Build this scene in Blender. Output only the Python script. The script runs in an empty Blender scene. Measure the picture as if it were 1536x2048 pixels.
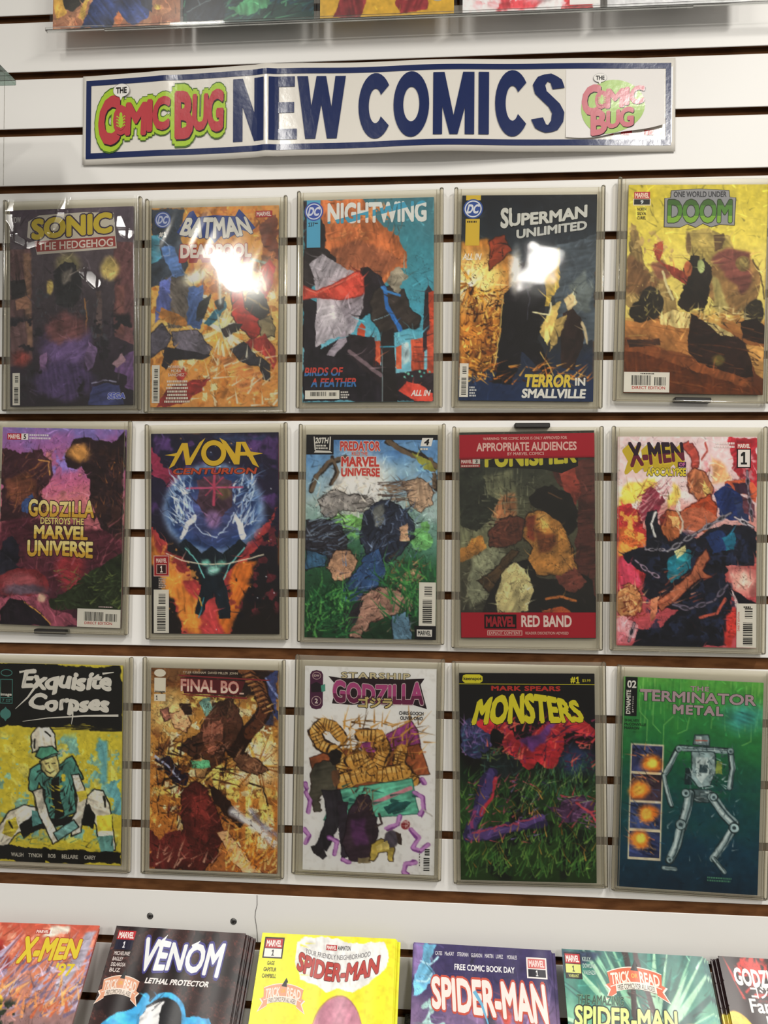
import bpy, bmesh, math, random
import numpy as np
from mathutils import Vector, Matrix

# ------------------------------------------------------------------ camera, light, exposure
SC = bpy.context.scene
COL = SC.collection
Z0 = 1.60                                   # height of the slat groove that runs under the first row
R3 = (0.007364870951, -0.007461900884, 0.074739752711)
def cam_matrix():
    a, b, c = R3
    Rx = Matrix(((1, 0, 0), (0, math.cos(a), -math.sin(a)), (0, math.sin(a), math.cos(a))))
    Ry = Matrix(((math.cos(b), 0, math.sin(b)), (0, 1, 0), (-math.sin(b), 0, math.cos(b))))
    Rz = Matrix(((math.cos(c), -math.sin(c), 0), (math.sin(c), math.cos(c), 0), (0, 0, 1)))
    R = Rz @ Rx @ Ry                        # columns: right, forward, up
    M = Matrix((R.col[0], R.col[2], -R.col[1])).transposed().to_4x4()
    M.translation = Vector((0.0399345, -1.0108851, Z0 - 0.1298439))
    return M
cd = bpy.data.cameras.new('camera'); cam = bpy.data.objects.new('camera', cd); COL.objects.link(cam)
cam.matrix_world = cam_matrix()
cd.sensor_fit = 'VERTICAL'; cd.sensor_height = 24.0; cd.lens = 24.0 * 1578.0924 / 2048
cd.clip_start = 0.02; cd.clip_end = 50
SC.camera = cam
SC.view_settings.view_transform = 'Standard'; SC.view_settings.look = 'None'
SC.view_settings.gamma = 1.0; SC.view_settings.use_curve_mapping = False
SC.view_settings.exposure = 0.0
W = bpy.data.worlds.new('shop_ambience'); SC.world = W; W.use_nodes = True
W.node_tree.nodes['Background'].inputs[0].default_value = (1.0, 0.965, 0.90, 1)
W.node_tree.nodes['Background'].inputs[1].default_value = 0.32
def lamp(name, x, y, z, sx, sy, watts, col=(1, 0.965, 0.90)):
    l = bpy.data.lights.new(name, 'AREA'); l.shape = 'RECTANGLE'; l.size = sx; l.size_y = sy
    l.energy = watts; l.color = col
    o = bpy.data.objects.new(name, l); COL.objects.link(o); o.location = (x, y, z)
    return o
for x, w in ((-0.60, 15), (0.95, 34)):      # fluorescent fittings just in front of the wall
    lamp('ceiling_lamp', x, -1.40, Z0 + 1.14, 0.14, 0.9, w)
for x, w in ((-1.03, 32), (0.515, 34), (2.06, 34)):   # the next row of fittings, behind the camera
    lamp('ceiling_lamp', x, -3.05, Z0 + 1.14, 0.16, 0.62, w)

# ------------------------------------------------------------------ helpers
def lin(h):
    h = h.lstrip('#')
    if len(h) == 3: h = ''.join(c * 2 for c in h)
    out = []
    for i in (0, 2, 4):
        c = int(h[i:i + 2], 16) / 255
        out.append(c / 12.92 if c <= 0.04045 else ((c + 0.055) / 1.055) ** 2.4)
    return tuple(out)
def mat(name, color=None, rough=0.5, spec=0.5, attr=None, noise=None, bump=None, metal=0.0):
    m = bpy.data.materials.new(name); m.use_nodes = True
    nt = m.node_tree; b = nt.nodes['Principled BSDF']
    b.inputs['Roughness'].default_value = rough
    b.inputs['Specular IOR Level'].default_value = spec
    b.inputs['Metallic'].default_value = metal
    if color: b.inputs['Base Color'].default_value = (*color, 1)
    if attr:
        a = nt.nodes.new('ShaderNodeAttribute'); a.attribute_name = attr
        nt.links.new(a.outputs['Color'], b.inputs['Base Color'])
    if noise:                                # (scale vector, second colour, low, high)
        tc = nt.nodes.new('ShaderNodeTexCoord'); mp = nt.nodes.new('ShaderNodeMapping')
        mp.inputs['Scale'].default_value = noise[0]
        n = nt.nodes.new('ShaderNodeTexNoise'); n.inputs['Scale'].default_value = 1; n.inputs['Detail'].default_value = 4
        r = nt.nodes.new('ShaderNodeMapRange'); r.inputs['From Min'].default_value = noise[2]; r.inputs['From Max'].default_value = noise[3]
        mx = nt.nodes.new('ShaderNodeMix'); mx.data_type = 'RGBA'
        mx.inputs['A'].default_value = (*color, 1); mx.inputs['B'].default_value = (*noise[1], 1)
        nt.links.new(tc.outputs['Object'], mp.inputs['Vector']); nt.links.new(mp.outputs[0], n.inputs['Vector'])
        nt.links.new(n.outputs['Fac'], r.inputs['Value']); nt.links.new(r.outputs[0], mx.inputs['Factor'])
        nt.links.new(mx.outputs['Result'], b.inputs['Base Color'])
    if bump:
        tc = nt.nodes.new('ShaderNodeTexCoord')
        n = nt.nodes.new('ShaderNodeTexNoise'); n.inputs['Scale'].default_value = bump[0]; n.inputs['Detail'].default_value = 3
        bp = nt.nodes.new('ShaderNodeBump'); bp.inputs['Strength'].default_value = bump[1]; bp.inputs['Distance'].default_value = bump[2]
        nt.links.new(tc.outputs['Object'], n.inputs['Vector']); nt.links.new(n.outputs['Fac'], bp.inputs['Height'])
        nt.links.new(bp.outputs[0], b.inputs['Normal'])
    return m
def film(name, tint, haze, haze_col, rough=0.04, ior=1.5, bump=None):
    """clear plastic sheet: tinted see-through, a little milky, mirror gloss by Fresnel"""
    m = bpy.data.materials.new(name); m.use_nodes = True; nt = m.node_tree
    nt.nodes.remove(nt.nodes['Principled BSDF']); out = nt.nodes['Material Output']
    t = nt.nodes.new('ShaderNodeBsdfTransparent'); t.inputs[0].default_value = (*tint, 1)
    d = nt.nodes.new('ShaderNodeBsdfDiffuse'); d.inputs[0].default_value = (*haze_col, 1)
    g = nt.nodes.new('ShaderNodeBsdfGlossy'); g.inputs['Roughness'].default_value = rough
    f = nt.nodes.new('ShaderNodeFresnel'); f.inputs['IOR'].default_value = ior
    m1 = nt.nodes.new('ShaderNodeMixShader'); m1.inputs[0].default_value = haze
    m2 = nt.nodes.new('ShaderNodeMixShader')
    nt.links.new(t.outputs[0], m1.inputs[1]); nt.links.new(d.outputs[0], m1.inputs[2])
    nt.links.new(f.outputs[0], m2.inputs[0]); nt.links.new(m1.outputs[0], m2.inputs[1]); nt.links.new(g.outputs[0], m2.inputs[2])
    nt.links.new(m2.outputs[0], out.inputs['Surface'])
    if bump:
        tc = nt.nodes.new('ShaderNodeTexCoord')
        n = nt.nodes.new('ShaderNodeTexNoise'); n.inputs['Scale'].default_value = bump[0]; n.inputs['Detail'].default_value = 2
        bp = nt.nodes.new('ShaderNodeBump'); bp.inputs['Strength'].default_value = bump[1]; bp.inputs['Distance'].default_value = bump[2]
        nt.links.new(tc.outputs['Object'], n.inputs['Vector']); nt.links.new(n.outputs['Fac'], bp.inputs['Height'])
        nt.links.new(bp.outputs[0], g.inputs['Normal'])
    return m
def link(name, me, m=None, parent=None):
    o = bpy.data.objects.new(name, me); COL.objects.link(o)
    if m and me: me.materials.append(m)
    if parent: o.parent = parent
    return o
def empty(name, loc, label, cat, group=None, rot=None):
    o = bpy.data.objects.new(name, None); COL.objects.link(o); o.location = loc; o.empty_display_size = 0.02
    if rot is not None: o.rotation_euler = rot
    return tag(o, label, cat, group)
def tag(o, label, cat, group=None):
    o['label'] = label; o['category'] = cat
    if group: o['group'] = group
    return o
def struct(o): o['kind'] = 'structure'; return o
def mesh(name, verts, faces, smooth=False):
    me = bpy.data.meshes.new(name); me.from_pydata([tuple(v) for v in verts], [], faces); me.update()
    if smooth: me.polygons.foreach_set('use_smooth', [True] * len(me.polygons))
    return me
def box_into(V, F, x0, x1, y0, y1, z0, z1):
    n = len(V)
    V += [(x0, y0, z0), (x1, y0, z0), (x1, y1, z0), (x0, y1, z0), (x0, y0, z1), (x1, y0, z1), (x1, y1, z1), (x0, y1, z1)]
    F += [tuple(n + i for i in f) for f in ((0, 3, 2, 1), (4, 5, 6, 7), (0, 1, 5, 4), (1, 2, 6, 5), (2, 3, 7, 6), (3, 0, 4, 7))]
def bevel_box(name, dims, m, parent=None, r=0.001, seg=2, center=(0, 0, 0)):
    bm = bmesh.new(); bmesh.ops.create_cube(bm, size=1)
    for v in bm.verts: v.co = Vector((v.co.x * dims[0] + center[0], v.co.y * dims[1] + center[1], v.co.z * dims[2] + center[2]))
    bmesh.ops.bevel(bm, geom=bm.edges[:], offset=r, segments=seg, affect='EDGES', profile=0.5)
    me = bpy.data.meshes.new(name); bm.to_mesh(me); bm.free()
    return link(name, me, m, parent)
def tube(name, pts, r, m, parent=None, seg=8):
    V, F = [], []
    P = [Vector(p) for p in pts]
    for i, p in enumerate(P):
        d = (P[min(i + 1, len(P) - 1)] - P[max(i - 1, 0)]).normalized()
        a = d.cross(Vector((0, 1, 0))).normalized() if abs(d.y) < 0.9 else d.cross(Vector((1, 0, 0))).normalized()
        b = d.cross(a)
        for k in range(seg):
            t = 2 * math.pi * k / seg
            V.append(p + (a * math.cos(t) + b * math.sin(t)) * r)
    for i in range(len(P) - 1):
        for k in range(seg):
            F.append((i * seg + k, i * seg + (k + 1) % seg, (i + 1) * seg + (k + 1) % seg, (i + 1) * seg + k))
    F.append(tuple(range(seg))[::-1]); F.append(tuple((len(P) - 1) * seg + k for k in range(seg)))
    return link(name, mesh(name, V, F, True), m, parent)

# ------------------------------------------------------------------ materials
M_SLAT = mat('white_laminate', (0.80, 0.785, 0.76), 0.42, 0.35, noise=((1.2, 1.2, 3.0), (0.74, 0.72, 0.69), 0.5, 0.75))
M_MDF = mat('brown_board_core', (0.165, 0.070, 0.027), 0.85, 0.1, noise=((30, 30, 120), (0.10, 0.040, 0.015), 0.4, 0.65))
M_INK = mat('cover_print', None, 0.42, 0.18, attr='ink')
M_INK_GLOSS = mat('glossy_cover_print', None, 0.30, 0.34, attr='ink')
M_PAGE = mat('comic_paper', (0.72, 0.69, 0.62), 0.8, 0.2, noise=((3, 400, 3), (0.5, 0.47, 0.42), 0.4, 0.6))
M_FRONT = film('clear_sleeve_sheet', (0.975, 0.97, 0.945), 0.004, (0.8, 0.78, 0.7), 0.05, 1.33, bump=(14, 0.35, 0.002))
M_BACK = film('aged_sleeve_sheet', (0.93, 0.915, 0.865), 0.14, (0.76, 0.73, 0.64), 0.2, 1.25)
M_RAIL = film('yellowed_sleeve_edge', (0.93, 0.90, 0.82), 0.14, (0.66, 0.61, 0.49), 0.08, 1.42)
M_BAG = film('thin_clear_bag', (0.985, 0.985, 0.98), 0.004, (0.85, 0.85, 0.85), 0.10, 1.46)
M_BAG_SOFT = film('hazy_clear_bag', (0.98, 0.98, 0.975), 0.012, (0.85, 0.85, 0.85), 0.32, 1.36)
M_GLASS = film('green_glass', (0.72, 0.82, 0.78), 0.10, (0.30, 0.42, 0.38), 0.03, 1.5)
M_ACRYL = film('clear_acrylic', (0.97, 0.975, 0.97), 0.03, (0.8, 0.8, 0.78), 0.05, 1.3)
M_DARK = mat('black_plastic', (0.018, 0.016, 0.015), 0.5, 0.4, bump=(200, 0.2, 0.001))
M_STEEL = mat('grey_steel', (0.16, 0.155, 0.15), 0.5, 0.5, noise=((400, 400, 400), (0.05, 0.05, 0.05), 0.4, 0.6), metal=0.6)
M_FLOOR = mat('vinyl_floor', (0.17, 0.16, 0.145), 0.5, 0.4, noise=((4, 4, 4), (0.13, 0.12, 0.11), 0.4, 0.6))
M_CEIL = mat('ceiling_tile', (0.72, 0.71, 0.68), 0.9, 0.1, noise=((60, 60, 60), (0.6, 0.59, 0.56), 0.5, 0.7))

# ------------------------------------------------------------------ the slat wall
GP = 0.0762
XL, XR = -1.7, 1.7
def build_wall():
    # profile of the front: slats with rounded lips, grooves cut in a T behind them
    V, F, MI = [], [], []
    def strip(y0, z0, y1, z1, mi):
        n = len(V)
        V.extend([(XL, y0, z0), (XR, y0, z0), (XR, y1, z1), (XL, y1, z1)]); F.append((n, n + 1, n + 2, n + 3)); MI.append(mi)
    zs = []
    k = -14
    while True:
        z = Z0 + k * GP
        if z > 2.66: break
        if z > 0.1: zs.append((z, -k))
        k += 1
    prev = 0.0
    for z, kk in zs:
        wide = kk in (4, 8)
        top, bot = z + 0.0050, z - (0.0095 if wide else 0.0050)
        dep, inn = (0.0065, 0.004) if wide else (0.0095, 0.007)
        strip(0, prev, 0, bot - 0.0006, 0)
        strip(0, bot - 0.0006, 0.0006, bot, 0)
        strip(0.0006, bot, 0.004, bot, 1)               # lower lip
        strip(0.004, bot, 0.004, bot - inn, 1)
        strip(0.004, bot - inn, dep, bot - inn, 1)
        strip(dep, bot - inn, dep, top + inn, 1)        # back of the slot
        strip(dep, top + inn, 0.004, top + inn, 1)
        strip(0.004, top + inn, 0.004, top, 1)
        strip(0.004, top, 0.0006, top, 1)
        strip(0.0006, top, 0, top + 0.0006, 0)
        prev = top + 0.0006
    strip(0, prev, 0, 2.74, 0)
    n = len(V)                                          # back and sides
    V.extend([(XL, 0.02, 0), (XR, 0.02, 0), (XR, 0.02, 2.74), (XL, 0.02, 2.74)]); F.append((n + 3, n + 2, n + 1, n)); MI.append(1)
    me = mesh('wall_back', V, F); me.materials.append(M_SLAT); me.materials.append(M_MDF)
    me.polygons.foreach_set('material_index', MI)
    struct(link('wall_back', me))
build_wall()
V, F = [], []; box_into(V, F, XL, XR, -4.5, 0.02, -0.05, 0.0); struct(link('floor', mesh('floor', V, F), M_FLOOR))
V, F = [], []; box_into(V, F, XL, XR, -4.5, 0.02, 2.745, 2.80); struct(link('ceiling', mesh('ceiling', V, F), M_CEIL))
# seam where two wall panels meet
V, F = [], []; box_into(V, F, -0.5497, -0.5491, -0.0002, 0.0, Z0 + 0.311, Z0 + 0.376); box_into(V, F, -0.5497, -0.5491, -0.0002, 0.0, Z0 + 0.387, Z0 + 0.452)
M_SEAM = mat('grey_seam_strip', (0.42, 0.40, 0.36), 0.8, 0.1, noise=((200, 200, 200), (0.3, 0.28, 0.25), 0.4, 0.6))
struct(link('trim_1', mesh('trim_1', V, F), M_SEAM))
# ------------------------------------------------------------------ printed art: a small painter on the cover grid
GW, GH = 168, 260                            # cells of a cover; 1 mm each
SS = 2
PW, PH = GW * SS, GH * SS
_rng = np.random.RandomState(7)
def _vnoise(cell):
    gw, gh = int(PW / cell) + 3, int(PH / cell) + 3
    g = _rng.rand(gh, gw)
    x = np.arange(PW) / cell; y = np.arange(PH) / cell
    xi = x.astype(int); yi = y.astype(int); fx = x - xi; fy = y - yi
    fx = fx * fx * (3 - 2 * fx); fy = (fy * fy * (3 - 2 * fy))[:, None]
    a = g[yi][:, xi] * (1 - fx) + g[yi][:, xi + 1] * fx
    b = g[yi + 1][:, xi] * (1 - fx) + g[yi + 1][:, xi + 1] * fx
    return a * (1 - fy) + b * fy
def _fbm(cell, n=4):
    t = 0; w = 0; a = 1.0
    for i in range(n):
        if cell < 1.5: break
        t = t + a * _vnoise(cell); w += a; a *= 0.55; cell /= 2
    t = t / w
    return (t - t.mean()) / (t.std() + 1e-9)
NOISE = {c: [_fbm(c) for _ in range(3)] for c in (10, 22, 48, 110)}
def _streaky(ang):                            # brush-like noise drawn out along one direction
    x, y = np.meshgrid(np.arange(PW, dtype=float), np.arange(PH, dtype=float)); c, q = math.cos(ang), math.sin(ang)
    a = (x * c + y * q) / 46.0; b = (-x * q + y * c) / 5.0
    g = _rng.rand(256, 256); ai = np.floor(a).astype(int); bi = np.floor(b).astype(int); fa = a - ai; fb = b - bi
    fa = fa * fa * (3 - 2 * fa); fb = fb * fb * (3 - 2 * fb); G = lambda i, j: g[(ai + i) % 256, (bi + j) % 256]
    n = (G(0, 0) * (1 - fa) + G(1, 0) * fa) * (1 - fb) + (G(0, 1) * (1 - fa) + G(1, 1) * fa) * fb
    return (n - n.mean()) / n.std()
STREAK = [_streaky(a) for a in (.3, .9, 1.4, 2.0, 2.5, 2.9)]
UU = (np.arange(PW) + 0.5) / PW * 100
VV = (np.arange(PH) + 0.5) / PH * 100
UG, VG = np.meshgrid(UU, VV)
AR = 168.0 / 260.0                           # one percent of width, in percent of height
def hx(h): 
    h = h.lstrip('#'); h = ''.join(c * 2 for c in h) if len(h) == 3 else h
    return np.array([int(h[i:i + 2], 16) for i in (0, 2, 4)], float) / 255
class Art:
    def __init__(s, seed, stops, horiz=False):
        s.r = np.random.RandomState(seed); s.k = 0
        t = UG if horiz else VG
        vs = [a for a, _ in stops]; cs = np.array([hx(c) for _, c in stops])
        n = s.noise(48) * 3
        s.img = np.stack([np.interp(t + n, vs, cs[:, i]) for i in range(3)], -1)
    def noise(s, cell):
        s.k += 1
        n = NOISE[cell][s.k % 3]
        return np.roll(np.roll(n, int(s.r.randint(PH)), 0), int(s.r.randint(PW)), 1)
    def put(s, mask, col, tex=0.10, cell=22):
        c = np.broadcast_to(hx(col), s.img.shape)
        if tex:
            n = s.noise(48) * .75 + s.noise(22) * .35 + s.streak() * .55
            c = np.clip(c * (1 + tex * n)[..., None], 0, 1)
        m = mask[..., None]
        s.img = s.img * (1 - m) + c * m
    def streak(s):
        s.k += 1
        n = STREAK[s.k % 6]
        return np.roll(np.roll(n, int(s.r.randint(PH)), 0), int(s.r.randint(PW)), 1)
    def _xy(s, w, cell=22):
        if not w: return UG, VG
        return UG + s.noise(48) * w * .8 + s.noise(10) * w * .22, VG + (s.noise(48) * .8 + s.noise(10) * .22) * w * AR
    def poly(s, col, pts, w=0.9, tex=0.12, ol=None, ow=0.7, soft=0):
        X, Y = s._xy(w)
        ins = np.zeros(X.shape, bool)
        n = len(pts)
        for i in range(n):
            (x0, y0), (x1, y1) = pts[i], pts[(i + 1) % n]
            if y0 == y1: continue
            c = (y0 > Y) != (y1 > Y)
            ins ^= c & (X < (x1 - x0) * (Y - y0) / (y1 - y0) + x0)
        m = ins.astype(float)
        if soft:
            for _ in range(soft):
                m = (m + np.roll(m, 3, 0) + np.roll(m, -3, 0) + np.roll(m, 3, 1) + np.roll(m, -3, 1)) / 5
        s.put(m, col, tex)
        if ol:
            s._stroke(ol, list(pts) + [pts[0]], ow, X, Y)
        return s
    def _stroke(s, col, pts, width, X, Y, taper=False, alpha=1.0, soft=0.25):
        best = np.full(X.shape, 1e9)
        n = len(pts) - 1
        lo_u = min(p[0] for p in pts) - width - 4; hi_u = max(p[0] for p in pts) + width + 4
        lo_v = min(p[1] for p in pts) - width - 4; hi_v = max(p[1] for p in pts) + width + 4
        j0, j1 = np.searchsorted(UU, [lo_u, hi_u]); i0, i1 = np.searchsorted(VV, [lo_v, hi_v])
        if j1 <= j0 or i1 <= i0: return
        x = X[i0:i1, j0:j1]; y = Y[i0:i1, j0:j1] / AR
        b = np.full(x.shape, 1e9)
        for i in range(n):
            x0, y0 = pts[i][0], pts[i][1] / AR; x1, y1 = pts[i + 1][0], pts[i + 1][1] / AR
            dx, dy = x1 - x0, y1 - y0; L = dx * dx + dy * dy + 1e-9
            t = np.clip(((x - x0) * dx + (y - y0) * dy) / L, 0, 1)
            d = np.hypot(x - x0 - t * dx, y - y0 - t * dy)
            g = (i + t) / n
            r = width / 2 * ((1 - g) if taper else 1.0)
            b = np.minimum(b, d - r)
        m = np.clip(0.5 - b / (2 * soft), 0, 1) * alpha
        c = hx(col); sub = s.img[i0:i1, j0:j1]
        s.img[i0:i1, j0:j1] = sub * (1 - m[..., None]) + c * m[..., None]
    def line(s, col, pts, width=1.0, w=0.5, taper=False, alpha=1.0, soft=0.25):
        X, Y = s._xy(w); s._stroke(col, pts, width, X, Y, taper, alpha, soft); return s
    def ell(s, col, cx, cy, rx, ry, w=0.5, tex=0.12, soft=0.0, ring=None, rot=0, ol=None):
        X, Y = s._xy(w)
        dx, dy = X - cx, (Y - cy)
        if rot:
            a = math.radians(rot); dyy = dy / AR
            dx, dy = dx * math.cos(a) + dyy * math.sin(a), (-dx * math.sin(a) + dyy * math.cos(a)) * AR
        d = np.sqrt((dx / rx) ** 2 + (dy / ry) ** 2)
        if ring: m = np.clip((ring - np.abs(d - 1)) * rx * 2, 0, 1)
        elif soft: m = np.clip(1 - (d - 1 + soft) / (2 * soft), 0, 1); m = m * m * (3 - 2 * m)
        else: m = np.clip((1 - d) * rx * 2, 0, 1)
        s.put(m, col, tex)
        if ol: s.put(np.clip((0.05 - np.abs(d - 1)) * rx * 2, 0, 1), ol, 0)
        return s
    def region(s, reg, w=1.5):
        if reg is None: return np.ones(UG.shape)
        u0, v0, u1, v1 = reg
        X, Y = s._xy(w)
        f = 3.0
        return np.clip((X - u0) / f, 0, 1) * np.clip((u1 - X) / f, 0, 1) * np.clip((Y - v0) / f, 0, 1) * np.clip((v1 - Y) / f, 0, 1)
    def blotch(s, col, cell=22, thr=0.6, reg=None, hard=6.0, alpha=1.0):
        n = s.noise(cell)
        s.put(np.clip((n - thr) * hard, 0, 1) * s.region(reg) * alpha, col, 0.1); return s
    def ink(s, col='#120d0c', cell=22, wid=0.06, reg=None, alpha=0.9):
        n = s.noise(cell)
        s.put(np.clip((wid - np.abs(n)) / (wid * 0.5), 0, 1) * s.region(reg) * alpha, col, 0); return s
    def rays(s, cols, cx, cy, n, r0, r1, width, reg=None):
        for i in range(n):
            a = s.r.rand() * 2 * math.pi; c = cols[i % len(cols)]
            q0, q1 = r0 * (0.7 + 0.6 * s.r.rand()), r1 * (0.5 + 0.8 * s.r.rand())
            s._stroke(c, [(cx + q1 * math.cos(a), cy + q1 * math.sin(a) * AR), (cx + q0 * math.cos(a), cy + q0 * math.sin(a) * AR)][::-1],
                      width * (0.5 + s.r.rand()), UG, VG, True, 0.85)
        return s
    def strokes(s, cols, n, reg, ang, spread, length, width, alpha=0.9, curve=0.0):
        u0, v0, u1, v1 = reg
        for i in range(n):
            x = u0 + (u1 - u0) * s.r.rand(); y = v0 + (v1 - v0) * s.r.rand()
            a = math.radians(ang + spread * (s.r.rand() * 2 - 1)); L = length * (0.5 + s.r.rand())
            b = a + curve * (s.r.rand() * 2 - 1)
            p = (x, y); q = (x + L * .5 * math.cos(a), y - L * .5 * math.sin(a) * AR); e = (q[0] + L * .5 * math.cos(b), q[1] - L * .5 * math.sin(b) * AR)
            s._stroke(cols[int(s.r.randint(len(cols)))], [p, q, e], width * (0.6 + 0.8 * s.r.rand()), UG, VG, True, alpha)
        return s
    def detail(s, n, length=5.0, width=0.9, amp=0.35, ang=None):
        """short rendering strokes, each a shade lighter or darker than the paint it sits on"""
        for i in range(n):
            x = 100 * s.r.rand(); y = 100 * s.r.rand(); c = s.img[min(PH - 1, int(y / 100 * PH)), min(PW - 1, int(x / 100 * PW))]
            k = 1 + amp * (s.r.rand() * 2 - 1) * 1.2; c = np.clip(c * k + (0.10 * amp if k > 1 else 0), 0, 1); L = length * (0.4 + 1.2 * s.r.rand())
            a = s.r.rand() * math.pi if ang is None else math.radians(ang + 50 * (s.r.rand() - .5)); b = a + .9 * (s.r.rand() - .5)
            p = (x, y); q = (x + L * .5 * math.cos(a), y - L * .5 * math.sin(a) * AR); e = (q[0] + L * .5 * math.cos(b), q[1] - L * .5 * math.sin(b) * AR)
            s._stroke('#%02x%02x%02x' % tuple(int(v * 255) for v in c), [p, q, e], width * (.5 + s.r.rand()), UG, VG, True, .85)
        return s
    def dots(s, cols, n, reg, r):
        u0, v0, u1, v1 = reg
        for i in range(n):
            x = u0 + (u1 - u0) * s.r.rand(); y = v0 + (v1 - v0) * s.r.rand(); q = r * (0.4 + s.r.rand())
            s._stroke(cols[i % len(cols)], [(x, y), (x + .1, y)], q, UG, VG)
        return s
    def chain(s, pts, size=4.0, c1='#8d8b96', c2='#2b2a35'):
        P = [np.array(p, float) for p in pts]
        for a, b in zip(P[:-1], P[1:]):
            d = b - a; L = math.hypot(d[0], d[1] / AR); n = max(1, int(L / (size * .8)))
            ang = math.degrees(math.atan2(d[1] / AR, d[0]))
            for i in range(n):
                c = a + d * (i + .5) / n
                if i % 2: s.ell(c2, c[0], c[1], size * .62, size * .34 * AR, 0, 0, rot=ang).ell(c1, c[0], c[1], size * .56, size * .26 * AR, 0, 0, rot=ang, ring=0.34)
                else: s.line(c2, [tuple(c - d * .45 / n), tuple(c + d * .45 / n)], size * .34, 0).line(c1, [tuple(c - d * .4 / n), tuple(c + d * .4 / n)], size * .2, 0)
        return s
    def colors(s):
        """linear RGB at the grid's vertices, row 0 at the top"""
        im = np.clip(s.img * (1 + 0.035 * s.noise(10))[..., None], 0, 1)
        p = np.pad(im, ((SS, SS), (SS, SS), (0, 0)), 'edge')
        acc = 0
        for i in (-1, 0):
            for j in (-1, 0):
                acc = acc + p[SS + i: SS + i + PH + 1: SS, SS + j: SS + j + PW + 1: SS]
        c = acc / 4
        return np.minimum(1.2 * np.where(c <= 0.04045, c / 12.92, ((c + 0.055) / 1.055) ** 2.4), .88)

# ------------------------------------------------------------------ lettering and marks in percent of the cover
_tcache = {}
def glyphs(txt, bold, space):
    key = (txt, bold, space)
    if key not in _tcache:
        c = bpy.data.curves.new('lettering', 'FONT'); c.body = txt; c.resolution_u = 3
        c.space_character = space
        o = bpy.data.objects.new('lettering', c); me = o.to_mesh()
        v = np.empty(len(me.vertices) * 3); me.vertices.foreach_get('co', v); v = v.reshape(-1, 3).copy(); v[:, 2] = 0
        f = [tuple(p.vertices) for p in me.polygons]
        if bold > 0:                             # fatten by laying shifted prints of the letters over each other
            k = 8 if bold < 0.06 else 12; n0 = len(v); f0 = f; vs, f = [v], list(f)
            for i in range(k):
                a = 2 * math.pi * (i + .5) / k; vs.append(v + np.array((bold * math.cos(a), bold * math.sin(a), -.07 * (i + 1))))
                f += [tuple(n0 * (i + 1) + q for q in t) for t in f0]
            v = np.concatenate(vs)
        o.to_mesh_clear(); bpy.data.objects.remove(o); bpy.data.curves.remove(c)
        _tcache[key] = (v, f)
    return _tcache[key]
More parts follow.
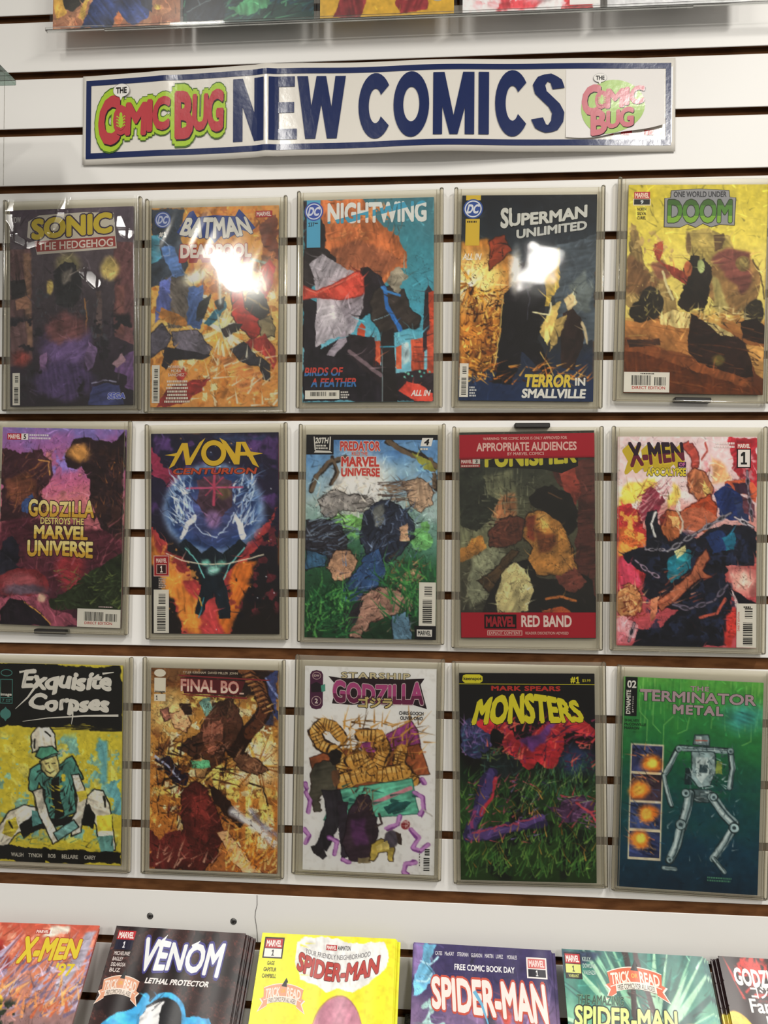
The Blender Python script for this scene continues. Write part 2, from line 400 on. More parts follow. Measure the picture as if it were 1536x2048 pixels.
class Print:
    """flat printed shapes, sorted into named layers; everything in percent of the sheet (u across, v down)"""
    def __init__(s): s.roles = {}; s.n = 0; s.hold = False
    def add(s, role, pts, faces, col):
        if not s.hold: s.n += 1
        pts = np.asarray(pts, float)
        if pts.shape[1] == 2: pts = np.concatenate([pts, np.zeros((len(pts), 1))], 1)
        s.roles.setdefault(role, []).append((pts, faces, col, s.n))
    def poly(s, role, col, pts): s.add(role, pts, [tuple(range(len(pts)))[::-1]], col); return s
    def rect(s, role, col, u0, v0, u1, v1): return s.poly(role, col, [(u0, v0), (u1, v0), (u1, v1), (u0, v1)])
    def disc(s, role, col, cx, cy, rx, ry, n=36, a0=0, a1=360):
        return s.poly(role, col, [(cx + rx * math.cos(math.radians(a0 + (a1 - a0) * i / n)), cy + ry * math.sin(math.radians(a0 + (a1 - a0) * i / n))) for i in range(n)])
    def ring(s, role, col, cx, cy, rx, ry, t, n=36, aspect=AR):
        P = []; F = []
        for i in range(n):
            a = 2 * math.pi * i / n; P += [(cx + rx * math.cos(a), cy + ry * math.sin(a)), (cx + (rx - t) * math.cos(a), cy + (ry - t * aspect) * math.sin(a))]
        for i in range(n): F.append((2 * i, 2 * i + 1, (2 * i + 3) % (2 * n), (2 * i + 2) % (2 * n)))
        s.add(role, P, F, col); return s
    def stroke(s, role, col, pts, w0, w1=None, aspect=AR):
        w1 = w0 if w1 is None else w1
        P = [np.array((p[0], p[1] / aspect), float) for p in pts]; L = []; R = []
        for i, p in enumerate(P):
            d = P[min(i + 1, len(P) - 1)] - P[max(i - 1, 0)]; d /= (np.hypot(*d) + 1e-9); nrm = np.array((-d[1], d[0]))
            w = (w0 + (w1 - w0) * i / (len(P) - 1)) / 2
            a = p + nrm * w; b = p - nrm * w
            L.append((a[0], a[1] * aspect)); R.append((b[0], b[1] * aspect))
        n = len(P); s.add(role, L + R, [(i, i + 1, n + i + 1, n + i) for i in range(n - 1)], col); return s
    def text(s, role, txt, box, col, bold=0.02, shear=0.0, warp=None, outline=None, bands=None, rot=0, space=1.0, shadow=None, ref=None):
        u0, v0, u1, v1 = box
        if txt == '1': return s.one(role, box, col)
        base, _ = glyphs(txt, bold if ref is None else ref, space)
        lo, hi = base.min(0)[:2], base.max(0)[:2]
        def place(v):
            zz = v[:, 2] if v.shape[1] > 2 else np.zeros(len(v)); v = v[:, :2]
            t = (v - lo) / (hi - lo + 1e-9)
            x, y = t[:, 0].copy(), t[:, 1].copy()
            if warp: x, y = warp(x, y)
            x = x + shear * (y - 0.5) * (v1 - v0) / (u1 - u0) / AR if not rot else x
            if rot == 90: return np.stack([u0 + (1 - y) * (u1 - u0), v1 - x * (v1 - v0), zz], 1)
            return np.stack([u0 + x * (u1 - u0), v1 - y * (v1 - v0), zz], 1)
        if shadow:                                   # (colour, du, dv, steps)
            v, f = glyphs(txt, bold, space); q = place(v)
            for i in range(shadow[3], 0, -1): s.add(role, q + np.array((shadow[1], shadow[2], 0)) * i / shadow[3], f, shadow[0])
        for oc, ob in (outline or ()):
            v, f = glyphs(txt, bold + ob, space); s.add(role, place(v), f, oc)
        v, f = glyphs(txt, bold, space)
        if bands:
            bm = bmesh.new(); vs = [bm.verts.new(p) for p in v]
            for q in f:
                try: bm.faces.new([vs[i] for i in q])
                except ValueError: pass
            for t, _ in bands[:-1]:
                slope = 0.0 if not isinstance(t, tuple) else t[1]; tt = t if not isinstance(t, tuple) else t[0]
                y = lo[1] + tt * (hi[1] - lo[1])
                bmesh.ops.bisect_plane(bm, geom=bm.verts[:] + bm.edges[:] + bm.faces[:], plane_co=((lo[0] + hi[0]) / 2, y, 0), plane_no=(-slope, 1, 0))
            bm.verts.index_update(); bm.faces.ensure_lookup_table()
            vv = np.array([tuple(a.co) for a in bm.verts]); pl = place(vv)
            groups = {}
            for q in bm.faces:
                c = q.calc_center_median(); col_ = bands[-1][1]
                for t, cc in bands[:-1]:
                    slope = 0.0 if not isinstance(t, tuple) else t[1]; tt = t if not isinstance(t, tuple) else t[0]
                    if c.y < lo[1] + tt * (hi[1] - lo[1]) + slope * (c.x - (lo[0] + hi[0]) / 2): col_ = cc; break
                groups.setdefault(col_, []).append(tuple(a.index for a in q.verts))
            bm.free()
            s.n += 1; h = s.hold; s.hold = True
            for cc, ff in groups.items(): s.add(role, pl, ff, cc)
            s.hold = h
        else: s.add(role, place(v), f, col)
        return s
    def one(s, role, box, col):
        u0, v0, u1, v1 = box; du, dv = u1 - u0, v1 - v0; Q = lambda *p: [(u0 + du * a, v0 + dv * b) for a, b in p]
        s.poly(role, col, Q((.36, 0), (.70, 0), (.70, 1), (.36, 1))); s.hold = True
        s.poly(role, col, Q((.36, 0), (.36, .30), (.0, .36), (.0, .17))).poly(role, col, Q((.0, .84), (.36, .84), (.36, 1), (.0, 1))).poly(role, col, Q((.70, .84), (1.0, .84), (1.0, 1), (.70, 1)))
        s.hold = False; return s
    def greek(s, role, col, u0, v0, u1, v1, rows, align=0.0, seed=0):
        """rows of small print too fine to read in the photograph: broken dashes"""
        r = random.Random(seed + int(u0 * 7 + v0 * 13)); h = (v1 - v0) / rows; s.n += 1; s.hold = True
        for i in range(rows):
            L = (u1 - u0) * r.uniform(0.7, 1.0); x = u0 + (u1 - u0 - L) * align; e = x + L
            while x < e - 0.3:
                w = min(r.uniform(0.5, 1.6), e - x); s.rect(role, col, x, v0 + h * (i + .18), x + w, v0 + h * (i + .80)); x += w + 0.35
        s.hold = False; return s
    def barcode(s, u0, v0, u1, v1, vert=False, paper='#e6e2d8', box=True, seed=1, small=True):
        r = random.Random(seed); R = 'barcode'
        if box: s.rect(R, paper, u0, v0, u1, v1)
        s.n += 1; s.hold = True
        if vert:
            du = u1 - u0; a0, a1 = u0 + du * .22, u0 + du * .78; y = v0 + (v1 - v0) * (.06 if not small else .10); e = v1 - (v1 - v0) * .05; split = y + (e - y) * .30
            while y < e:
                w = r.choice((.25, .4, .6)); 
                if not (split - .7 < y < split + .7): s.rect(R, '#1b1917', a0 if y > split else a0 + du * .1, y, a1, min(y + w, e))
                y += w + r.choice((.25, .4))
        else:
            dv = v1 - v0; du = u1 - u0; b0, b1 = v0 + dv * .16, v0 + dv * (.66 if small else .84); x = u0 + du * .16; e = u1 - du * .08; split = x + (e - x) * .62
            while x < e:
                w = r.choice((.25, .45, .7))
                if not (split - .8 < x < split + .8): s.rect(R, '#1b1917', x, b0 if x < split else b0 + dv * .08, min(x + w, e), b1)
                x += w + r.choice((.3, .45))
        s.hold = False; return s
    def marvel(s, u0, v0, u1, v1, fg='#f0e6e0', bg='#b8232c', role='publisher_badge'):
        s.rect(role, bg, u0, v0, u1, v1); du, dv = u1 - u0, v1 - v0
        return s.text(role, 'MARVEL', (u0 + du * .06, v0 + dv * .14, u1 - du * .06, v1 - dv * .14), fg, 0.035, space=0.95)
    def dc(s, cx, cy, r, alpha='#e6e8ee', bg='#2d4aa6'):
        R = 'publisher_badge'; v = r * AR
        s.disc(R, bg, cx, cy, r, v); s.ring(R, alpha, cx, cy, r * .86, v * .86, r * .12)
        return s.text(R, 'DC', (cx - r * .58, cy - v * .48, cx + r * .60, cy + v * .48), alpha, 0.05, shear=0.25)
    def ribbon(s, u0, v0, u1, v1, faded=False):
        R = 'promotion_ribbon'; du, dv = u1 - u0, v1 - v0
        o, w, k = ('#e0a080', '#efe0d4', '#6a5a50') if faded else ('#d9643c', '#f0e6d8', '#3a2c26')
        def P(x, y): return (u0 + du * x, v0 + dv * (y + 0.22 * (2 * x - 1) ** 2))
        n = 10
        for c, e in ((w, .03), (o, 0)):
            s.poly(R, c, [P(.0 - e, .52), P(.16, .50), P(.16, .88 + e), P(-.02 - e, .95 + e), P(.07 - e, .72)])
            s.poly(R, c, [P(1 + e, .52), P(.84, .50), P(.84, .88 + e), P(1.02 + e, .95 + e), P(.93 + e, .72)])
        for c, e in ((w, .03), (o, 0)):
            s.poly(R, c, [P(.04 + .92 * i / n, .18 - e) for i in range(n + 1)] + [P(.93 - .86 * i / n, .62 + e) for i in range(n + 1)])
        s.poly(R, w, [P(.16 + .68 * i / n, .62) for i in range(n + 1)] + [P(.84 - .68 * i / n, .84) for i in range(n + 1)])
        s.poly(R, '#2b2a2c', [P(.44, .26), P(.50, .06), P(.535, -.06), P(.58, .08), P(.57, .14), P(.55, .06), P(.57, .28)])
        bend = lambda k_: (lambda x, y: (x, y - k_ * (2 * x - 1) ** 2 + k_ * .5))
        B = lambda a, b, c, d: (u0 + du * a, v0 + dv * b, u0 + du * c, v0 + dv * d)
        s.text(R, 'TRICK', B(.09, .28, .42, .64), w, 0.03, warp=lambda x, y: (x, y + .28 * (x - 1)))
        s.text(R, 'OR', B(.44, .36, .55, .50), '#e6b04a', 0.03)
        s.text(R, 'READ', B(.58, .28, .91, .64), w, 0.03, warp=lambda x, y: (x, y - .28 * x))
        s.text(R, 'FREE COMICS FOR ALL AGES!', B(.19, .70, .81, .86), k, 0.01, warp=lambda x, y: (x, y - .9 * (2 * x - 1) ** 2 * .5 + .2))
        return s
    def clusters(s, items, near):
        B = [(it[0].min(0)[:2], it[0].max(0)[:2]) for it in items]; par = list(range(len(items)))
        def find(a):
            while par[a] != a: a = par[a]
            return a
        for a in range(len(items)):
            for b in range(a):
                g = np.maximum(0, np.maximum(B[a][0] - B[b][1], B[b][0] - B[a][1]))
                if g[0] <= near[0] and g[1] <= near[1]: par[find(a)] = find(b)
        out = {}
        for a in range(len(items)): out.setdefault(find(a), []).append(items[a])
        return list(out.values())
    def build(s, surf, parent, material, gap=0.000024, cut=None, cutv=None, near=(8.0, 5.0)):
        """one object for each printed mark; CUT slices the shapes so that they follow a curved sheet"""
        for role, allitems in s.roles.items():
            for items in s.clusters(allitems, near):
                if cut:
                    bm = bmesh.new(); pal = []
                    for pts, faces, col, ly in items:
                        if col not in pal: pal.append(col)
                        vs = [bm.verts.new((p[0], p[1], ly + p[2])) for p in pts]
                        for f in faces:
                            try: q = bm.faces.new([vs[i] for i in f])
                            except ValueError: continue
                            q.material_index = pal.index(col)
                    us = [v.co.x for v in bm.verts]
                    for k in range(int(min(us) / cut), int(max(us) / cut) + 1):
                        bmesh.ops.bisect_plane(bm, geom=bm.verts[:] + bm.edges[:] + bm.faces[:], dist=1e-5, plane_co=(k * cut, 0, 0), plane_no=(1, 0, 0))
                    if cutv:
                        for k in range(1, int(100 / cutv)):
                            bmesh.ops.bisect_plane(bm, geom=bm.verts[:] + bm.edges[:] + bm.faces[:], dist=1e-5, plane_co=(0, k * cutv, 0), plane_no=(0, 1, 0))
                    bm.verts.index_update()
                    V = [surf(v.co.x, v.co.y, 0.00012 + gap * v.co.z) for v in bm.verts]
                    F = [tuple(v.index for v in f.verts) for f in bm.faces]; lc = [lin(c) for c in pal]
                    C = [lc[f.material_index] for f in bm.faces for _ in f.verts]; bm.free()
                else:
                    V, F, C = [], [], []
                    for pts, faces, col, ly in items:
                        n = len(V); c = lin(col)
                        V.extend(surf(p[0], p[1], 0.00012 + gap * (ly + p[2])) for p in pts)
                        F.extend(tuple(n + i for i in f) for f in faces); C.extend(c for f in faces for _ in f)
                me = mesh(role, V, F)
                if len(me.loops) != len(C): raise RuntimeError('colour count')
                at = me.color_attributes.new('ink', 'FLOAT_COLOR', 'CORNER')
                at.data.foreach_set('color', np.concatenate([np.array(C, np.float32), np.ones((len(C), 1), np.float32)], 1).ravel())
                link(role, me, material, parent)
# ------------------------------------------------------------------ the covers of the hanging comics
T_, C_, K_ = 'title_lettering', 'credit_lettering', 'blurb_lettering'
def cover_a():                                # dusk street, yellow title
    a = Art(11, [(0, '#5d5160'), (22, '#5a4f58'), (50, '#40373f'), (72, '#352a38'), (100, '#241d26')])
    a.poly('#634a4c', [(0, 20), (17, 20), (18, 76), (0, 80)], .4).poly('#6f4a4e', [(84, 18), (100, 18), (100, 70), (84, 66)], .4)
    a.poly('#8a6a58', [(11, 22), (17, 22), (18, 70), (14, 70)], .3, soft=1).poly('#312c2f', [(0, 36), (12, 35), (14, 44), (1, 46)], .4).poly('#a87c66', [(4, 46), (16, 43), (16, 50), (5, 51)], .4)
    a.ell('#a39a70', 47, 29, 9, 6, soft=.5).poly('#2d2c30', [(34, 32), (44, 26), (55, 29), (57, 42), (52, 50), (37, 48)], 1.2).poly('#77706a', [(42, 33), (50, 31), (51, 37), (44, 39)], .9, soft=1)
    a.ell('#cdb873', 81, 31, 7, 5.5, soft=.35).ell('#c4ac66', 32, 40, 2.6, 3.6, soft=.3).poly('#5a4a4a', [(70, 42), (74, 42), (75, 66), (70, 66)], .3)
    a.poly('#8a5a56', [(86, 40), (93, 40), (92, 64), (87, 64)], .5, soft=1).line('#b07c48', [(60, 46), (62, 56), (61, 66)], 1.2)
    a.blotch('#26222a', 22, .5, (0, 52, 100, 100)).blotch('#4a5058', 22, .9, (20, 40, 80, 70), 3, .6)
    a.ell('#5d4a74', 45, 70, 21, 12, 1.6, soft=.25).ell('#71484a', 45, 61, 16, 7, 1.6, soft=.3).poly('#8c6a96', [(24, 74), (30, 72), (28, 80), (33, 84), (24, 82)], .8).poly('#7d6490', [(64, 68), (70, 72), (68, 80), (62, 84), (60, 76)], .8)
    a.ell('#4d3d66', 44, 88, 24, 9, 1.6, soft=.25).poly('#6d5080', [(86, 78), (100, 72), (100, 94), (92, 92), (95, 86), (84, 84)], .8).poly('#a98894', [(82, 80), (90, 74), (92, 78), (86, 82)], .7)
    a.poly('#3d4272', [(62, 100), (66, 91), (78, 88), (88, 90), (92, 100)], .9).line('#a8a8c8', [(66, 89), (76, 87.5), (86, 88.5)], .7).ell('#7a3a36', 9, 76, 7, 4, soft=.5)
    a.blotch('#1d1820', 48, .7, (0, 82, 60, 100)).strokes(['#8c8a94', '#b4a8a0'], 26, (8, 34, 92, 66), 80, 15, 5, .25, .5).ink(reg=(0, 20, 100, 100), alpha=.35)
    a.detail(220, 7)
    p = Print()
    lift = lambda x, y: (x, y + .22 * (x - .5))
    p.poly(T_, '#d8d2c8', [(15, 6), (24, 3), (60, 2.2), (84, 3), (85.5, 14), (86.5, 21), (22, 23), (20, 16), (14, 14)])
    p.text(T_, 'SONIC', (17.5, 3.6, 83, 14.4), '#d9c23e', .055, warp=lift, outline=[('#3d2d4e', .05)])
    p.poly(T_, '#a9423f', [(20, 16.2), (85, 14.8), (85.6, 20), (22, 21.6)])
    p.text(T_, 'THE HEDGEHOG', (23, 16.4, 83.5, 20.4), '#ece4dc', .02, warp=lambda x, y: (x, y + .28 * (x - .5)))
    p.text('publisher_badge', 'IDW', (3, 3.5, 9, 6.5), '#d8d4d8', .02)
    p.text('publisher_badge', 'SEGA', (79, 94, 93, 97), '#5f6cd0', .05, shear=.1, outline=[('#d8dcf0', .05)])
    p.barcode(2, 83, 8, 99.4, True, seed=11)
    return a, p
def cover_b():                                # ochre blast, two facing masses
    a = Art(12, [(0, '#d49a4c'), (30, '#dba856'), (55, '#e6c272'), (78, '#dba04e'), (100, '#d99a52')])
    a.blotch('#b87238', 48, .5, (30, 0, 100, 45)).blotch('#f4e4ac', 22, .8, (20, 40, 100, 100)).blotch('#c2813a', 22, .8)
    a.rays(['#f6e8b4', '#e8b85a', '#fbf4d8'], 56, 62, 46, 2, 34, 3.2)
    a.poly('#37414f', [(0, 0), (26, 0), (23, 12), (29, 30), (20, 38), (0, 40)]).poly('#5f84bc', [(7, 20), (17, 19), (29, 35), (19, 37)]).poly('#55a0b8', [(0, 13), (6, 13), (9, 25), (0, 29)]).line('#b8c4dc', [(6, 14), (13, 19), (14, 24), (6, 25)], .6)
    a.poly('#74402f', [(86, 10), (100, 5), (100, 27), (92, 24), (88, 30)], 1.4).poly('#96603a', [(88, 20), (98, 24), (96, 32), (86, 30)], 1.2)
    a.poly('#6d6560', [(12, 36), (28, 34), (34, 44), (31, 58), (14, 60), (8, 50)], 1.2).poly('#6b79c0', [(6, 38), (15, 36), (15, 54), (2, 58)], 1).poly('#5676b4', [(31, 40), (41, 38), (42, 52), (38, 62), (29, 58)], 1).poly('#2d3238', [(38, 48), (48, 44), (43, 56), (36, 58)], .8)
    a.poly('#a8743c', [(8, 50), (28, 55), (29, 60), (6, 56)], .8).poly('#5d5868', [(0, 63), (8, 58), (15, 64), (13, 70), (0, 75)], .8, ol='#2a2630').poly('#6a6472', [(16, 62), (36, 61), (49, 69), (46, 74), (28, 74), (20, 70)], 1, ol='#2a2630')
    a.poly('#26222c', [(11, 70), (30, 72), (47, 74), (40, 76.5), (18, 77), (13, 82), (9, 80)], .6).poly('#2f6f88', [(42, 58), (50, 52), (58, 47), (59, 51), (52, 57), (46, 60)], .8).poly('#2a2c34', [(50, 48), (58, 45), (57, 51), (53, 53)], .5)
    a.line('#b8c4bc', [(53, 54), (57, 66)], 1.4).line('#98aea6', [(51, 21), (91, 29)], 2.0, .2).line('#dfe6e0', [(54, 34), (55, 48)], 2.4, .2, soft=1.2)
    a.poly('#2b2729', [(76, 43), (90, 38), (94, 50), (90, 60), (80, 58), (74, 50)], 1.2).poly('#ab352e', [(62, 43), (72, 42), (73, 50), (84, 56), (88, 62), (80, 67), (68, 58), (62, 52)], 1, ol='#3a1c1a').poly('#ab352e', [(86, 30), (93, 27), (98, 31), (95, 40), (90, 46), (84, 42)], .8)
    a.line('#8c7a50', [(76, 46), (92, 52)], 1.6).line('#3a3430', [(70, 42), (74, 37)], 1).line('#e8e0c8', [(78, 36), (84, 43)], 2.4).line('#d8ccb0', [(86, 33), (90, 42)], 2.2)
    a.poly('#80755a', [(84, 58), (95, 56), (97, 66), (86, 66)], 1.2, ol='#2f2a24').poly('#3a3234', [(56, 62), (66, 58), (74, 58), (70, 62), (60, 65)], .8).poly('#a53a34', [(74, 68), (90, 63), (98, 72), (98, 82), (88, 74)], 1).poly('#a0322c', [(74, 68), (80, 68), (80, 72), (74, 72)], .5)
    a.poly('#34323a', [(64, 71), (74, 67), (84, 75), (94, 79), (94, 87), (88, 86), (86, 80), (70, 78)], .8, ol='#1f1c22')
    a.poly('#c8864c', [(50, 74), (70, 76), (86, 82), (90, 88), (82, 94), (70, 92), (60, 82)], 1.4, tex=.18).strokes(['#f8eac8', '#fff8e0', '#e0a060'], 44, (34, 74, 100, 100), 60, 70, 12, 1.2)
    a.poly('#8a2e2a', [(4, 100), (12, 90), (30, 87), (48, 86), (44, 90), (24, 99)], 1).poly('#983430', [(20, 84), (27, 80), (29, 83), (24, 88)], .8).ink(reg=(0, 30, 100, 100), alpha=.3).ell('#fdf6dc', 35, 35, 10, 3, soft=.7, rot=-24)  # last ellipse: lamp glare of the sleeve painted into the cover
    a.detail(420, 6)
    p = Print()
    p.poly(T_, '#2e4c9e', [(20, 12.5), (30, 2.5), (33, 1.6), (36, 5), (50, 4.2), (66, 5), (69, 1.4), (73, 4), (82, 11), (77, 13.2), (72, 12), (62, 15.5), (55, 14.8), (50, 18.2), (46, 15), (38, 16), (33, 13.6), (27, 15)])
    fan = lambda x, y: (.5 + (x - .5) * (1.12 - .22 * y), y * (.78 + .22 * (1 - (2 * x - 1) ** 2)) + .22 - .22 * (1 - (2 * x - 1) ** 2))
    p.text(T_, 'BATMAN', (25, 5.2, 77, 16), '#e6e4de', .045, warp=fan, outline=[('#1f2f6a', .03)])
    p.text(T_, 'DEADPOOL', (23, 18.6, 79, 25.6), '#ece2dc', .055, outline=[('#b23a38', .04)], shadow=('#a92f33', -1.2, 2.4, 5))
    p.marvel(82, 2.6, 95, 5.8); p.dc(9, 6, 6.5, '#c8d0e8', '#4a63ac'); p.text('publisher_badge', '#', (6.2, 12.2, 9.2, 14.6), '#e8e6e2', .03); p.text('publisher_badge', '1', (9.6, 12, 11.8, 14.8), '#e8e6e2')
    p.barcode(1.2, 79, 7.4, 98, True, seed=12)
    y = 79.2
    for t, l in (('MORRISON', 13), ('MORA', 8), ('SANCHEZ', 13)):
        p.text(C_, t, (20.5 - l / 2, y, 20.5 + l / 2, y + 1.5), '#efe6da', .02); y += 2.0
    p.greek(C_, '#efe6da', 10.5, 86.4, 32, 98.2, 7, .5)
    return a, p
def cover_c():                                # teal sky, orange cloud
    a = Art(13, [(0, '#41707c'), (30, '#3f8594'), (60, '#4aa0b8'), (80, '#7cc0d4'), (100, '#5a9ab0')])
    a.poly('#b3673c', [(10, 0), (46, 0), (58, 11), (71, 18), (73, 23), (80, 27), (81, 34), (72, 36), (60, 44), (50, 48), (34, 42), (24, 34), (14, 26)], 1.2).poly('#8c5439', [(20, 24), (44, 20), (62, 26), (76, 32), (62, 40), (40, 42), (26, 36)], 1.8, soft=2).blotch('#c9814e', 22, .9, (20, 2, 70, 22)).strokes(['#7a4630', '#c98458', '#5a3528'], 40, (22, 10, 78, 40), 75, 30, 12, .7, .6, .8)
    a.poly('#2b2326', [(0, 0), (13, 0), (17, 14), (16, 24), (26, 30), (24, 38), (0, 46)], 1.2).poly('#241e24', [(46, 34), (60, 38), (64, 46), (56, 56), (44, 60), (40, 46)], 1.2)
    a.poly('#1f1b22', [(0, 46), (12, 52), (14, 74), (36, 66), (56, 84), (100, 94), (100, 100), (0, 100)], .9)
    a.poly('#a8a1aa', [(6, 32), (15, 27), (28, 32), (44, 38), (46, 54), (38, 66), (10, 73), (9, 60), (12, 50)], .7).poly('#8d858f', [(26, 40), (44, 40), (45, 54), (36, 64), (30, 54)], .9, soft=2).poly('#c0bac2', [(14, 50), (24, 50), (26, 60), (16, 64)], .9, soft=2).poly('#9d93a0', [(18, 77), (34, 65), (35, 71), (24, 78)], .6)
    a.poly('#c14a3c', [(0, 42.5), (11, 45), (44, 35.5), (47, 39), (47, 47), (30, 49.5), (11, 48), (0, 49)], .4, ol='#8a2f2a').line('#e08a74', [(2, 43.5), (11, 46), (43, 37)], .5, .3)
    a.poly('#b4482e', [(42, 64), (45, 61), (48, 63), (48, 80), (42, 80)], .2).poly('#c4573a', [(54, 70), (60, 70), (60, 84), (54, 82)], .2).poly('#bf5236', [(83, 70), (93, 69), (93, 85), (83, 85)], .2).poly('#c65a3c', [(72, 73), (76, 72), (76, 84), (72, 84)], .2)
    a.poly('#2b2329', [(36, 66), (44, 67), (55, 68), (56, 80), (70, 86), (100, 84), (100, 98), (60, 92), (36, 78)], .5).poly('#2d242b', [(93, 46), (96, 43), (99, 46), (100, 72), (92, 76)], .2).poly('#b8472f', [(96, 47), (100, 46), (100, 66), (97, 68)], .2).poly('#c2523a', [(95, 66), (100, 63), (100, 86), (95, 86)], .2).poly('#d87f5a', [(71, 82), (75, 82), (75, 83), (71, 83)], .1)
    a.strokes(['#8a2f22', '#3a2626'], 40, (83, 70, 93, 84), 2, 2, 6, .35, .7).strokes(['#8a2f22'], 20, (54, 70, 60, 83), 90, 2, 6, .35, .7).poly('#b9d6de', [(76, 72), (82, 71), (83, 80), (77, 82)], .5, soft=1)
    a.poly('#3a322f', [(52, 50), (58, 44), (68, 42), (79, 46), (82, 53), (90, 58), (86, 64), (70, 66), (60, 66), (54, 60)], 1, ol='#1c1a1c').poly('#8c8474', [(68, 36), (76, 34), (82, 38), (77, 42), (72, 46), (66, 42)], 1.2).line('#2f6cb8', [(62, 44), (66, 54), (75, 65)], 3.2, .5).line('#3f84c8', [(60, 44), (64, 46), (74, 48)], 1.8).line('#8fb4c4', [(55, 60), (66, 57)], .6)
    a.poly('#231e1f', [(60, 66), (70, 64), (73, 100), (61, 100)], .3).line('#8a9aa0', [(61, 74), (61.5, 100)], .6, .1).line('#3f9ab8', [(60, 73), (72, 73)], 1, .2)
    a.line('#75626a', [(36, 75), (46, 80), (60, 87)], 3, .3).poly('#c9483a', [(74, 95), (80, 90), (90, 92), (100, 96), (100, 100), (86, 100)], .5).dots(['#7cd0b8', '#58b8b0'], 9, (74, 85, 98, 89), 1.4).ink(reg=(0, 25, 100, 75), alpha=.4)
    a.detail(220, 8)
    p = Print()
    p.rect('publisher_badge', '#57a8cc', 3, 0, 13.5, 23.5); p.dc(8.5, 5.6, 7.2, '#d8dcec', '#3d54ac')
    p.text('publisher_badge', '1', (4.3, 11, 5.6, 13), '#20242c'); p.text('publisher_badge', '37', (5.9, 11, 9, 13), '#20242c', .02); p.greek('publisher_badge', '#20242c', 9.4, 11, 13, 12, 1)
    p.text(T_, 'NIGHTWING', (19, 1.6, 94.5, 12), '#dfe4e4', .045, bands=[((.36, .15), '#e2e2de'), ((.66, .15), '#4aa2c4'), (1, '#e2e6e4')])
    p.text(K_, 'BIRDS OF', (2, 82.8, 31, 87.2), '#c8463c', .035, shear=.15, bands=[(.4, '#3f78b8'), (1, '#c8463c')]); p.text(K_, 'A FEATHER', (7, 88.2, 42, 92.6), '#c8463c', .035, shear=.15, bands=[(.55, '#3f78b8'), (1, '#c8463c')])
    p.barcode(2.2, 94.2, 28.6, 98.5, False, seed=13); p.greek(C_, '#d8d4d0', 29.6, 94.6, 37, 98.4, 3)
    p.text(K_, 'ALL IN', (83.5, 94.4, 97.5, 97.4), '#f0ece8', .04, shear=.25)
    return a, p
